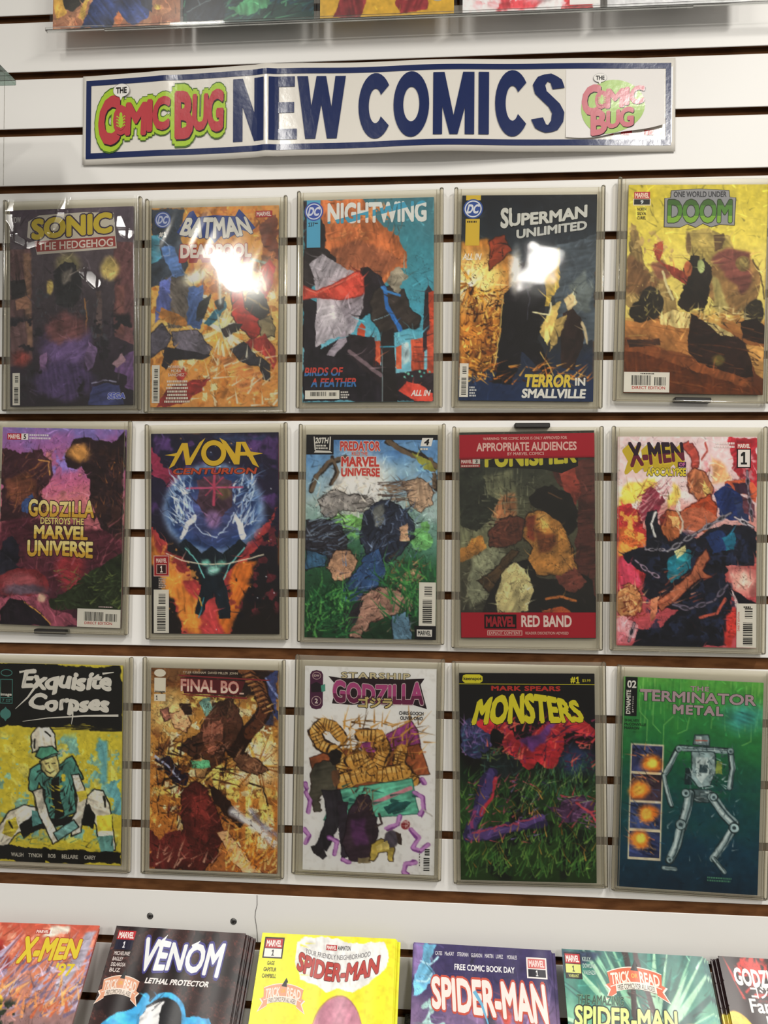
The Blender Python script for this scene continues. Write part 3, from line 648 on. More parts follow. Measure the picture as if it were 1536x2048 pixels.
def cover_d():                                # dark night with golden glow
    a = Art(14, [(0, '#171b22'), (20, '#1f2730'), (40, '#2b3138'), (70, '#23262c'), (88, '#1d2c4c'), (100, '#1a2a4c')])
    a.poly('#b0712c', [(0, 22), (18, 22), (38, 30), (40, 56), (24, 84), (0, 88)], 1.5, soft=2).ell('#f0cc80', 10, 42, 20, 13, soft=.7).ell('#fff4d0', 6, 44, 9, 6, soft=.8).rays(['#f8dc90', '#e0a040', '#7a4418'], 8, 43, 34, 4, 26, 2.2)
    a.poly('#46505a', [(54, 28), (100, 19), (100, 70), (78, 76), (70, 50)], .8).poly('#5a6262', [(82, 44), (92, 36), (98, 46), (96, 56), (84, 56)], 1.4, soft=1).strokes(['#6a747c', '#323a42'], 22, (72, 28, 98, 60), 40, 40, 14, .8, .5, 1)
    a.poly('#c4a54a', [(52, 31), (60, 27), (72, 26), (74, 44), (66, 54), (56, 52)], 1).poly('#9b7c34', [(58, 30), (66, 28), (66, 38), (60, 40)], 1.2, soft=1).poly('#d9bb6c', [(58, 66), (68, 54), (75, 52), (72, 64), (66, 72)], 1)
    a.poly('#8f3a22', [(20, 23), (32, 20), (38, 26), (30, 32), (22, 36)], 1, ol='#2a140c').strokes(['#d8983a', '#f4c860', '#5a2e10', '#22120a', '#8a4a1c'], 210, (0, 46, 30, 90), 40, 80, 7, 1.5, .9, 1).ink('#1c0f08', 22, .10, (0, 24, 40, 92))
    a.poly('#110f14', [(33, 48), (40, 42), (44, 33), (53, 31), (60, 38), (63, 46), (64, 56), (58, 70), (70, 86), (66, 90), (48, 76), (38, 92), (26, 92), (30, 74), (31, 58)], .9).line('#d8b868', [(32, 50), (31, 62), (27, 84)], .7).line('#e8dcb0', [(55, 57), (66, 58), (68, 52)], 1.1).line('#c8a860', [(60, 76), (68, 84), (70, 88)], .8).line('#3a3a46', [(48, 42), (52, 50), (50, 60)], .8)
    a.poly('#2a1c1a', [(76, 58), (84, 55), (90, 60), (92, 72), (86, 84), (77, 84), (74, 70)], .8).poly('#c7b184', [(76, 50), (83, 48), (86, 53), (80, 57)], .9).line('#bfae8a', [(91, 62), (95, 72)], 1.8).poly('#b59a5c', [(70, 60), (78, 58), (74, 70), (68, 76)], .9)
    a.strokes(['#d07a2c', '#f0b050', '#3a1c10'], 60, (2, 82, 98, 92), 20, 50, 8, 1.1).ell('#fffaf0', 41, 37, 4, 9, soft=.8)  # the white ellipse paints a lamp reflection into the cover colours
    a.detail(260, 7)
    p = Print()
    p.rect('publisher_badge', '#d6b63c', 3, 0, 14, 2.4); p.rect('publisher_badge', '#d6b63c', 3, 11.5, 13.5, 24.5); p.dc(8.4, 6.6, 7.4, '#dfe2ea', '#31509c'); p.greek('publisher_badge', '#3a2c14', 4, 12.2, 13, 13.6, 1)
    rise = lambda x, y: (x, y * .72 + .40 * x * x - .08)
    p.text(T_, 'SUPERMAN', (29, 5.6, 93, 15.6), '#d2d2cc', .045, warp=lambda x, y: (x, (y * (.80 if x.shape == () else 1) * np.where(x < .13, 1.0, .62) + np.where(x < .13, 0, .10) + .42 * x * x - .06)), outline=[('#0e0f12', .03)])
    p.text(T_, 'UNLIMITED', (41, 12.6, 93, 21.4), '#c9cac6', .045, warp=lambda x, y: (x, y * .5 + .5 * x), outline=[('#0e0f12', .03)])
    p.text(K_, 'TERROR', (49, 87, 84, 93.4), '#e2c84c', .045, shear=.1); p.text(K_, 'IN', (86.5, 88.6, 94, 92.4), '#e6e4de', .04); p.text(K_, 'SMALLVILLE', (47.5, 94, 94.5, 98.6), '#e8e6e0', .045, shear=.1)
    p.text(K_, 'ALL IN', (1.5, 28.4, 15, 31.6), '#efe8d8', .04, shear=.2)
    p.barcode(.8, 82, 7.4, 98.4, True, seed=14); p.greek(C_, '#cfd0d4', 8.4, 93, 14, 98.4, 4)
    return a, p
def cover_e():                                # yellow desert
    a = Art(15, [(0, '#c2b232'), (16, '#cdbd4a'), (35, '#d9c962'), (60, '#d2bf6a'), (66, '#a8743c'), (80, '#7d4a26'), (100, '#4a2414')])
    a.poly('#937a4a', [(0, 18), (6, 24), (12, 34), (18, 42), (30, 46), (37, 52), (40, 60), (20, 62), (0, 58)], 1.3).poly('#7a5838', [(0, 34), (12, 38), (24, 48), (14, 54), (0, 50)], 1.6, soft=1).blotch('#a9905a', 22, .8, (0, 20, 38, 60)).poly('#8a5a44', [(16, 38), (26, 36), (32, 44), (22, 46)], 1, soft=1)
    a.poly('#a3904e', [(42, 22), (58, 21), (74, 25), (77, 33), (66, 39), (50, 40), (43, 32)], .9).ell('#5d4a2e', 44, 28, 2.2, 5).poly('#4a3824', [(61, 24), (68, 23), (69, 31), (63, 32)], .9).strokes(['#6e5c34', '#c4b068'], 20, (44, 23, 74, 38), 178, 6, 16, .6, .6)
    a.ell('#8c6b40', 76, 47, 20, 15.5, 1.4).poly('#74423a', [(62, 36), (76, 31), (86, 34), (90, 44), (84, 52), (70, 42)], 1.6, soft=2).ell('#6d5834', 84, 37.5, 5.5, 4).ell('#9a8850', 84, 37.5, 3.4, 2.6, ol='#4a3a22').poly('#a89a5e', [(60, 44), (66, 46), (74, 60), (64, 62)], 1.3, soft=1).line('#4a3c24', [(90, 36), (96, 44), (99, 54)], 1)
    a.poly('#1d1611', [(40, 40), (46, 35), (56, 35), (62, 41), (61, 52), (58, 59), (46, 62), (38, 58), (42, 48)], 1.2).poly('#8a3a2c', [(19, 31), (26, 28), (24, 37), (34, 39), (44, 43), (43, 48), (36, 46), (22, 36)], .8).poly('#a04a36', [(20, 28), (26, 27), (24, 33), (20, 33)], .8).line('#cfc594', [(26, 42), (29, 48), (34, 55)], 1.8, .3).ell('#aebb7a', 54, 39, 3, 3.4).ell('#b0603a', 44, 40, 3, 4)
    a.ell('#231e18', 18, 57, 9.5, 8.5, .8).ell('#1f1a14', 11, 62, 8, 6, 1).strokes(['#8d8048', '#2a2418', '#b8a868'], 26, (9, 51, 25, 64), 30, 80, 5, .8).ell('#2a241a', 93, 62, 7.5, 7, .8).strokes(['#7d7040', '#3a3020'], 16, (87, 57, 99, 66), 30, 80, 5, .7)
    a.poly('#a06c3a', [(0, 66), (22, 65), (48, 70), (48, 82), (24, 78), (0, 76)], .8).poly('#d1be80', [(25, 63), (34, 60), (47, 62), (46, 69), (26, 67)], .6).strokes(['#6a4a24'], 14, (26, 62, 46, 69), 75, 10, 4, .7).poly('#d0bc7c', [(52, 64), (64, 66), (80, 73), (78, 77), (64, 73), (54, 68)], .6).strokes(['#2a2016', '#a08c50', '#5a4626', '#d8c890'], 60, (44, 58, 88, 68), 30, 80, 6, .9, .9)
    a.poly('#241410', [(47, 62), (55, 64), (68, 72), (82, 73), (88, 76), (94, 92), (76, 92), (56, 86), (46, 80)], .6).poly('#1d100c', [(82, 66), (94, 64), (100, 68), (100, 76), (84, 74)], .9).poly('#b3864a', [(86, 76), (100, 78), (100, 92), (95, 90)], .5).strokes(['#3a2414'], 12, (88, 78, 98, 86), 150, 30, 6, .8).ell('#5d5226', 68, 84, 4, 2.6, soft=.5)
    a.poly('#55280f', [(0, 74), (24, 79), (50, 86), (94, 96), (100, 96), (100, 100), (0, 100)], .8).poly('#7d4422', [(0, 74), (20, 77), (50, 84), (92, 94), (94, 97), (50, 89), (20, 82), (0, 80)], .7).poly('#36221a', [(2, 74), (25, 74), (26, 77), (3, 78)], .7).line('#a8854a', [(3, 73), (16, 72)], .7).strokes(['#6e3a1a', '#955a2e', '#45200e'], 60, (0, 68, 100, 100), 168, 8, 18, .7, .6)
    a.detail(380, 7)
    p = Print()
    p.marvel(4, 3.4, 15.5, 6.8, '#f0d8cc', '#b4343a'); p.rect('publisher_badge', '#e8dcc0', 3.4, 6.8, 16.1, 10); p.rect('publisher_badge', '#181a20', 4, 7, 15.5, 9.6); p.text('publisher_badge', '9', (8.8, 7.4, 10.8, 9.2), '#d8e0e8', .03)
    for i, t in enumerate(('NORTH', 'SILVA', 'CURIEL')): p.text(C_, t, (6.6, 11 + i * 2.1, 13, 12.5 + i * 2.1), '#33301c', .02)
    plate = [(31, 3), (51, 2.2), (72, 3), (72.6, 6.2), (77, 6.4), (76.4, 19.4), (66, 19), (60, 20.2), (54, 18.6), (49, 20.4), (43, 18.8), (38, 20.4), (26.5, 20.2), (26.4, 6.6), (30.6, 6.4)]
    p.poly(T_, '#2c2c34', [((x - 51.5) * 1.02 + 51.5, (y - 11) * 1.03 + 11) for x, y in plate]).poly(T_, '#8f8f96', plate)
    p.text(T_, 'ONE WORLD UNDER', (32.5, 3.3, 70.5, 6.1), '#262630', .03); p.text(T_, 'DOOM', (28.5, 7.2, 74.8, 18.4), '#4c7c28', .04, outline=[('#26301c', .03)], bands=[(.3, '#7fae34'), (.75, '#4f8428'), (1, '#3a6420')])
    p.barcode(0, 90, 33, 99.6, False, seed=15); p.text('barcode', 'DIRECT EDITION', (6, 96.7, 30, 98.2), '#b8362e', .02); p.greek('barcode', '#2a2622', 12, 90.3, 24, 91.2, 1)
    return a, p
def cover_f():                                # purple sky over dark cliffs
    a = Art(21, [(0, '#7a6cae'), (12, '#9a64a0'), (28, '#c0688e'), (40, '#d07e86'), (55, '#8f4656'), (75, '#5a2a36'), (100, '#3a1e2c')])
    a.blotch('#d88a8e', 48, .6, (20, 10, 70, 45), 2).blotch('#8272b8', 48, .7, (30, 0, 80, 24), 2).strokes(['#c77a9c', '#a06aa8', '#e0a096'], 60, (20, 4, 80, 44), 20, 25, 14, 1, .35)
    a.poly('#291b1f', [(58, 6), (72, 5), (88, 8), (100, 2), (100, 56), (84, 52), (74, 40), (72, 26), (64, 19), (54, 20), (50, 14)], 1.4).ell('#d69a54', 62, 12, 8, 3.6, 1, soft=.5).strokes(['#8a5032', '#5c3428', '#c47c40'], 34, (76, 16, 100, 46), 100, 30, 9, .8, .7, .8).blotch('#3d2624', 22, .6, (72, 8, 100, 60))
    a.poly('#3b2229', [(0, 11), (14, 13), (32, 11), (41, 16), (40, 25), (32, 32), (37, 40), (26, 46), (0, 48)], 1.3).poly('#714334', [(2, 26), (20, 22), (30, 28), (30, 36), (18, 42), (4, 36)], 1.5, soft=2).line('#d8a05a', [(30, 16), (38, 17), (39, 24)], 1).strokes(['#b06e40', '#553028', '#8a5848'], 40, (0, 14, 38, 44), 60, 50, 10, .9, .7, .8).poly('#3d568f', [(16, 38), (26, 34), (30, 38), (22, 44), (16, 42)], 1)
    a.poly('#4f2430', [(0, 48), (22, 46), (60, 48), (84, 52), (100, 58), (100, 70), (60, 80), (0, 90)], 1.6, soft=1).ell('#8c3038', 58, 72, 11, 10, 1.3, soft=.4).strokes(['#8a4a60', '#3a1a26', '#b0626e'], 70, (2, 46, 98, 84), 60, 60, 12, 1.1, .6, .8)
    a.poly('#242c1b', [(38, 90), (48, 84), (58, 82), (68, 74), (78, 70), (88, 66), (100, 62), (100, 92), (66, 92), (44, 92)], 1.2).strokes(['#55683a', '#7c8c4a', '#36442a'], 70, (44, 72, 100, 90), 20, 50, 7, .9, .8)
    a.poly('#1d1b28', [(2, 58), (10, 55), (16, 60), (15, 68), (6, 72), (0, 68)], 1).poly('#23222f', [(0, 68), (12, 67), (20, 72), (12, 78), (0, 78)], 1)
    a.ell('#7e2c32', 20, 79, 22, 7.2, .8).ell('#8f4a50', 18, 77.5, 16, 4.2, 1.2, soft=.5).ell('#5a4a58', 22, 82.5, 18, 2.6, .8, soft=.4)
    a.poly('#9c5064', [(0, 86), (40, 84), (46, 92), (60, 94), (66, 100), (0, 100)], 1.2).poly('#1f1820', [(4, 92), (10, 87), (22, 88), (36, 94), (44, 100), (0, 100)], .7).line('#dca04e', [(22, 88), (36, 94), (43, 99)], .9).ell('#ecc8ae', 36, 86, 3.4, 2.4, soft=.4).ink('#1a1014', 22, .07, (0, 5, 100, 100), .55)
    a.detail(520, 6)
    p = Print()
    p.marvel(4, 3, 15.4, 6.2); p.rect('publisher_badge', '#ece8e4', 15.4, 3, 21, 6.2); p.text('publisher_badge', '5', (17.2, 3.4, 19.4, 5.8), '#1a1618', .03); p.greek(C_, '#ddd4e0', 22, 3, 40, 6, 2)
    g = [(.35, '#d3a73e'), (.7, '#e6cf72'), (1, '#efe09a')]; o = [('#3a1c20', .045)]
    p.text(T_, 'GODZILLA', (23, 35.8, 76, 45), '#e6cf72', .04, outline=o, bands=g, warp=lambda x, y: (x, y * (.86 + .14 * np.abs(2 * x - 1))))
    p.text(T_, 'DESTROYS THE', (33, 45.2, 68, 48.6), '#e6d486', .03, outline=o); p.text(T_, 'MARVEL', (28, 49.2, 71.5, 56.2), '#e6cf72', .045, outline=o, bands=g)
    p.text(T_, 'UNIVERSE', (23, 56.8, 76, 65.4), '#e6cf72', .045, outline=o, bands=g, warp=lambda x, y: (x, y + .12 * (1 - np.abs(2 * x - 1)) * (1 - y)))
    p.barcode(65, 90.6, 99.6, 99.8, False, seed=21); p.text('barcode', 'DIRECT EDITION', (71, 97, 93, 98.4), '#b8362e', .02); p.greek(C_, '#d0b8b8', 82, 89, 95, 89.9, 1)
    return a, p
def cover_g():                                # nebula with a blue orb
    a = Art(22, [(0, '#1d1b30'), (30, '#241f38'), (60, '#1b1820'), (100, '#1d1716')])
    a.blotch('#4d3468', 48, .3, (0, 0, 100, 40), 1.5).blotch('#2c3658', 48, .6, (40, 0, 100, 50), 1.5)
    a.poly('#8f2f4e', [(0, 6), (8, 13), (22, 24), (14, 27), (6, 22), (0, 22)], 2).poly('#a23a3c', [(100, 36), (88, 54), (74, 64), (62, 76), (64, 92), (60, 100), (24, 100), (16, 84), (8, 68), (0, 60), (0, 44), (14, 56), (26, 64), (40, 78), (52, 74), (66, 62), (84, 50)], 2.2).poly('#e08c3c', [(0, 50), (12, 62), (24, 72), (34, 82), (40, 100), (28, 100), (18, 86), (8, 72), (0, 64)], 2.2, soft=2).poly('#d8772e', [(58, 80), (66, 69), (84, 61), (78, 72), (68, 88), (58, 99), (50, 94)], 2.2, soft=2).blotch('#f0a850', 22, .8, (4, 55, 42, 96), 3, .7).blotch('#7a2a34', 22, .7, (50, 45, 100, 90), 3, .7)
    a.blotch('#17131a', 48, .5, (66, 60, 100, 100)).dots(['#dfe6f4', '#f0b060', '#a8b8e0'], 40, (2, 2, 98, 98), .9)
    a.ell('#8fb0dc', 49, 38, 39, 22.5, .4, soft=.12).ell('#243a66', 49, 38, 36, 20.8, .5, soft=.1).ell('#4b5488', 49, 40, 24, 14, 1, soft=.6)
    a.strokes(['#e4ecf6', '#c2d6ee', '#9ab8e0'], 70, (18, 22, 34, 46), 120, 40, 10, 1.2, .85, .6).strokes(['#e4ecf6', '#c2d6ee', '#7fa0d0'], 70, (64, 22, 80, 46), 60, 40, 10, 1.2, .85, .6)
    a.poly('#4a3442', [(36, 24), (50, 20), (62, 24), (64, 36), (54, 42), (44, 42), (36, 36)], 1.2).ell('#75604c', 58, 30, 5, 3.4, 1, soft=.4).ell('#8a6a98', 49, 43, 6, 4, soft=.5).line('#c05478', [(28, 27.5), (72, 27)], 1.4, .2).line('#b04460', [(50, 18), (49.5, 36)], 2.2, .2).line('#b04460', [(42, 22), (56, 31)], 1, .2).line('#b04460', [(57, 22), (43, 31)], 1, .2)
    a.line('#dfe2ec', [(24, 52), (28, 46), (34, 42)], 4, .8).line('#dfe2ec', [(72, 52), (69, 46), (66, 42)], 4, .8).line('#b8c8e8', [(30, 40), (40, 50), (52, 52), (60, 47), (66, 40)], .8, .8)
    a.poly('#17212b', [(22, 56), (28, 53), (40, 60), (48, 56), (56, 60), (70, 53), (75, 56), (66, 66), (57, 72), (60, 82), (62, 92), (54, 92), (50, 82), (44, 84), (40, 92), (35, 90), (38, 78), (40, 70), (32, 64)], .7).line('#7fd8d4', [(26, 57), (36, 64), (42, 72)], .9).line('#7fd8d4', [(73, 57), (62, 65), (57, 73)], .9).ell('#a8f0e0', 49, 68, 4, 2, soft=.7).ell('#8fe8d4', 43, 65, 3, 1.5, soft=.7).ell('#8fe8d4', 55, 65, 3, 1.5, soft=.7)
    a.line('#f2e6cc', [(12, 60), (24, 63.5), (40, 65.4), (60, 65), (78, 62.5), (88, 60.5)], .8, .15).line('#3f9ab0', [(42, 82), (38, 92)], .8).line('#c8a040', [(38, 82), (40, 86)], 1.2)
    a.detail(320, 7)
    p = Print()
    y0 = '#dcb632'; o = [('#2a2018', .03)]
    p.poly(T_, y0, [(11, 10.8), (24, 9.4), (22, 11.6)]).poly(T_, y0, [(88, 10.4), (74, 9.0), (76, 12.0)])
    p.poly(T_, y0, [(14, 17.6), (24.5, 4.8), (28.5, 4.8), (18.5, 16)]).poly(T_, y0, [(24.5, 4.8), (29, 4.8), (31.5, 15.8), (27.5, 15.8)]).poly(T_, y0, [(27.5, 15.8), (38.5, 4.6), (43, 2.4), (31.5, 15.8)])
    p.ring(T_, '#2a2018', 49.5, 10, 10.4, 6.8, 5.0); p.ring(T_, y0, 49.5, 10, 9.8, 6.4, 3.8)
    p.poly(T_, y0, [(54, 2.4), (59, 4.2), (68.5, 12.5), (68.5, 15.8), (65.5, 15.8)]).poly(T_, y0, [(65.5, 15.8), (67.2, 4.6), (71.2, 4.6), (69.6, 15.8)])
    p.poly(T_, y0, [(70.5, 4.6), (74.5, 4.6), (85, 17.4), (80, 15.8)]); p.poly(T_, y0, [(69.2, 9.6), (77, 9.6), (78, 11.4), (69, 11.4)])
    p.text(T_, 'CENTURION', (17.5, 17.4, 83, 20.6), '#bd4c30', .035, shear=.3, outline=[('#2a1418', .03)])
    p.rect('publisher_badge', '#d8b0a8', 2, 61, 14.2, 71.4).rect('publisher_badge', '#a3262c', 2.5, 61.4, 13.7, 71); p.text('publisher_badge', 'MARVEL', (4, 62.4, 12.4, 64.6), '#f0dcd4', .03); p.rect('publisher_badge', '#d8b0a8', 4.2, 65.4, 12.2, 70.2).rect('publisher_badge', '#3a1618', 4.7, 65.7, 11.7, 69.9); p.text('publisher_badge', '1', (7.2, 66.2, 9.2, 69.4), '#f0e4dc', .03)
    p.greek(C_, '#c8b8b0', 6, 72, 12, 77.4, 6); p.barcode(2, 78, 14, 99.6, True, seed=22)
    return a, p
def cover_h():                                # jungle
    a = Art(23, [(0, '#4a76ac'), (14, '#6d98c0'), (32, '#a8bcbc'), (48, '#5c8a7c'), (66, '#2c5a3c'), (100, '#16301e')])
    a.ell('#d9d2c6', 42, 26, 20, 14, 1, soft=.7).poly('#c8c8c8', [(22, 22), (40, 22), (60, 24), (56, 36), (20, 36)], 1.6, soft=2).blotch('#e4dcd0', 22, .8, (15, 20, 62, 42), 3, .7)
    for q, w in (([(62, 3), (74, 8), (88, 11), (100, 16)], 3.4), ([(94, 12), (97, 20), (98, 26)], 2.4), ([(30, 11), (16, 14), (8, 20), (4, 28)], 3), ([(20, 12), (24, 18), (20, 24)], 2)): a.line('#2c2420', q, w + 1, .8).line('#665442', q, w, .8)
    a.poly('#8c8c3c', [(80, 9), (96, 13), (100, 18), (90, 17)], 1).blotch('#6aa45c', 22, .5, (8, 38, 100, 52), 4, .9).ell('#77b060', 30, 43, 14, 4, 1.4).ell('#6ca868', 88, 51, 9, 5, 1.4)
    a.poly('#8f8a88', [(8, 32), (22, 26), (32, 30), (44, 30), (52, 34), (44, 38), (28, 38), (20, 42), (12, 40)], 1.2, ol='#2a2626').strokes(['#3a3634', '#c8c0b8'], 34, (8, 27, 52, 40), 20, 60, 8, .8)
    a.poly('#b89b82', [(74, 24), (86, 20), (95, 25), (96, 33), (88, 38), (78, 34)], 1.2, ol='#3a2a24').strokes(['#3a3030', '#58463c', '#8c7460'], 46, (54, 23, 78, 33), 8, 16, 14, 1.1, .9, .5).strokes(['#6a5444', '#d8c0a4'], 16, (76, 22, 95, 36), 40, 60, 5, .6)
    a.poly('#292f40', [(44, 37), (58, 31), (72, 34), (82, 42), (84, 50), (76, 56), (66, 62), (52, 60), (42, 52)], 1.1, ol='#12121a').poly('#6d706e', [(52, 36), (60, 33), (60, 44), (54, 46)], 1, soft=1).strokes(['#4d6288', '#161820', '#7d90b0'], 60, (44, 34, 84, 60), 60, 60, 9, .9, .9, .7).poly('#c29a7c', [(72, 46), (78, 44), (79, 52), (73, 52)], .8)
    a.poly('#2b2a33', [(0, 41), (14, 42), (26, 46), (33, 53), (30, 62), (14, 64), (0, 68)], 1.2, ol='#111016').strokes(['#5a6a84', '#18161c', '#8090a4'], 60, (0, 42, 32, 60), 10, 30, 14, .9, .9, .5).poly('#b68e72', [(24, 56), (34, 56), (40, 62), (34, 70), (22, 72), (16, 66)], 1.1, ol='#2a1c1a').poly('#3a6080', [(0, 58), (16, 60), (16, 65), (0, 67)], .8, ol='#141a22')
    a.poly('#33507c', [(46, 60), (58, 57), (62, 66), (54, 74), (40, 82), (26, 84), (32, 74)], 1.2, ol='#141826').strokes(['#6a8ab8', '#18203a'], 34, (26, 58, 62, 84), 50, 50, 9, .8).poly('#9a7a62', [(72, 70), (84, 64), (88, 70), (78, 76), (70, 76)], 1.2, ol='#2a201c').strokes(['#8a6a44', '#c8a478', '#3c2c20'], 30, (60, 60, 90, 76), 30, 60, 8, 1)
    a.poly('#a17b6c', [(44, 80), (56, 75), (72, 76), (82, 80), (80, 88), (64, 88), (50, 92), (44, 100), (34, 100), (36, 90)], 1, ol='#241618').strokes(['#6a463e', '#d0a894', '#2c1c1c'], 40, (36, 75, 82, 98), 30, 50, 9, .7).poly('#262229', [(28, 84), (44, 80), (42, 90), (34, 98), (26, 94)], 1.2).poly('#5d8098', [(68, 88), (80, 86), (82, 100), (66, 100)], .8, ol='#141a20')
    a.strokes(['#2f7040', '#1a4a2a', '#58a050', '#123420'], 170, (0, 78, 34, 100), 60, 60, 16, 1.6, .95, .8).strokes(['#2f7040', '#1a4a2a', '#4a9248'], 90, (60, 66, 100, 92), 110, 50, 16, 1.5, .9, .8).ink('#141016', 22, .07, (0, 24, 100, 100), .7).ink('#141016', 10, .06, (0, 36, 100, 100), .45)
    a.detail(620, 5)
    p = Print()
    p.rect('publisher_badge', '#19171a', 0, 0, 100, 2.6).rect('publisher_badge', '#19171a', 0, 2.4, 21, 9.8)
    w = '#d8d4cc'
    p.poly('publisher_badge', w, [(6, 8.9), (7, 7.7), (18.5, 8.0), (20, 9)]).poly('publisher_badge', w, [(5.6, 1), (6.4, 1), (7.4, 7.6), (6.4, 7.6)]).poly('publisher_badge', w, [(18, 1), (18.9, 1), (18.6, 7.6), (17.6, 7.6)])
    p.text('publisher_badge', '20TH', (7, 1.4, 17, 4.4), w, .04, shear=.15); p.greek('publisher_badge', w, 7.4, 4.8, 17.4, 7.4, 2)
    o = [('#e8d6cc', .045)]; r = '#c7423c'
    p.text(T_, 'PREDATOR', (26, 3.2, 56.5, 8), r, .04, outline=o); p.text(T_, 'KILLS THE', (35, 8.4, 47, 10.2), r, .02, outline=o); p.text(T_, 'MARVEL', (27, 10.8, 56, 15.8), r, .045, outline=o)
    p.text(T_, 'UNIVERSE', (27, 16.4, 56.5, 20.8), r, .045, outline=o, warp=lambda x, y: (x, y + .15 * (1 - np.abs(2 * x - 1)) * (1 - y)))
    p.poly('publisher_badge', '#e8e4de', [(88.4, 1.6), (96.6, 1.6), (95.2, 5.6), (87, 5.6)]); p.text('publisher_badge', '4', (89.8, 2, 93.8, 5.2), '#16151a', .04, shear=.2); p.greek('publisher_badge', '#d8d4cc', 87, 6.2, 94, 7.8, 1)
    p.barcode(87, 72, 99.6, 93.2, True, seed=23); p.rect('publisher_badge', '#17161a', 84, 93.2, 100, 100).rect('publisher_badge', '#e6e2dc', 85.6, 95, 97, 98.4); p.text('publisher_badge', 'MARVEL', (86.4, 95.5, 96.2, 97.9), '#17161a', .035)
    return a, p
def cover_i():                                # sealed in a bag with red bands
    a = Art(24, [(0, '#37382e'), (14, '#3d4034'), (40, '#5a5a44'), (70, '#4c4a3a'), (100, '#2e2c24')])
    a.poly('#7d7f62', [(14, 22), (40, 18), (44, 50), (30, 58), (14, 60), (0, 62), (0, 40)], 1.2, soft=2).poly('#c08458', [(27, 34), (40, 30), (42, 44), (30, 46), (25, 41)], 1.2, soft=2).poly('#30342a', [(0, 14), (18, 14), (20, 30), (28, 34), (24, 44), (12, 48), (0, 46)], 1).strokes(['#23261f', '#8a8c70'], 40, (14, 20, 56, 46), 3, 4, 9, .7).strokes(['#23261f', '#8a8c70'], 40, (14, 20, 56, 46), 90, 4, 9, .7)
    a.poly('#552c26', [(66, 16), (100, 14), (100, 88), (84, 80), (86, 50), (88, 34), (74, 26)], .8).poly('#8d3d31', [(74, 21), (86, 13), (89, 30), (84, 40), (76, 28)], 1).strokes(['#3d201c', '#6d3a30'], 40, (84, 18, 100, 80), 4, 6, 10, .7).poly('#8f9278', [(10, 60), (30, 56), (38, 64), (26, 78), (8, 86), (4, 76)], 1.6, soft=2).strokes(['#23251e', '#6a6c56', '#a8a88a'], 60, (0, 58, 30, 88), 50, 60, 9, .9, .7)
    a.poly('#5f3326', [(20, 48), (30, 43), (42, 41), (49, 45), (46, 53), (36, 56), (22, 55)], 1.1, ol='#1c1210').strokes(['#2a1612', '#8a4c38'], 26, (22, 42, 48, 56), 20, 50, 7, .9).poly('#bd8640', [(0, 57), (10, 52), (19, 50), (20, 56), (8, 61), (0, 63)], .9)
    a.poly('#b4803f', [(49, 42), (60, 37), (74, 40), (80, 47), (83, 58), (88, 66), (76, 70), (58, 70), (50, 64), (54, 57), (47, 51)], .9, ol='#20140e').poly('#6d3c20', [(54, 46), (64, 50), (72, 50), (68, 58), (58, 60)], 1.4, soft=2).poly('#8a3f26', [(49, 42), (55, 40), (56, 54), (50, 52)], 1.2, soft=1).poly('#d1a45c', [(58, 40), (66, 40), (66, 47), (60, 48)], 1.2, soft=2).poly('#c08a48', [(72, 60), (82, 58), (84, 66), (74, 68)], 1.2, soft=1)
    a.poly('#16120f', [(52, 33), (58, 28), (70, 26), (82, 30), (88, 38), (86, 47), (80, 50), (74, 44), (66, 40), (55, 38)], .9).line('#6a4a30', [(66, 30), (76, 33)], .9)
    a.poly('#181411', [(14, 90), (22, 76), (34, 64), (50, 62), (56, 70), (70, 72), (84, 67), (96, 72), (100, 80), (100, 92), (12, 92)], .8).poly('#cdc18e', [(31, 66), (42, 64), (52, 70), (55, 77), (50, 86), (42, 88), (28, 88), (26, 80)], .9).poly('#554028', [(14, 72), (28, 64), (38, 57), (44, 58), (34, 67), (20, 78)], 1, ol='#1a120c').poly('#7d4136', [(70, 70), (84, 67), (92, 72), (84, 78), (72, 76)], 1)
    a.ell('#14100f', 67, 84, 17, 11, .8).line('#d8823e', [(64, 81), (74, 79.5), (84, 81.5)], 2.2).poly('#b85a2c', [(60, 87), (74, 84), (82, 88), (70, 90)], .8).ink('#17100c', 22, .07, (0, 20, 100, 90), .7).ink('#17100c', 10, .05, (10, 30, 90, 88), .35)
    a.detail(460, 6)
    p = Print()
    p.poly(T_, '#15130f', [(18, 12), (88, 12), (88, 17), (76, 20.4), (62, 18.4), (22, 17)])
    p.text(T_, 'PUNISHER', (19, 7.4, 87, 17.2), '#ded43c', .05, warp=lambda x, y: (x, y * (1 - .18 * x * x) + .18 * x * x))
    p.marvel(1, 13, 10, 15.4); p.rect('publisher_badge', '#e8e0d8', 10, 13, 15.6, 15.4); p.text('publisher_badge', '3', (12, 13.3, 13.8, 15.1), '#1a1616', .03); p.rect('publisher_badge', '#b8353a', 1, 15.6, 15.6, 17); p.greek('publisher_badge', '#e8d8d0', 1.6, 15.8, 15, 16.9, 1)
    return a, p
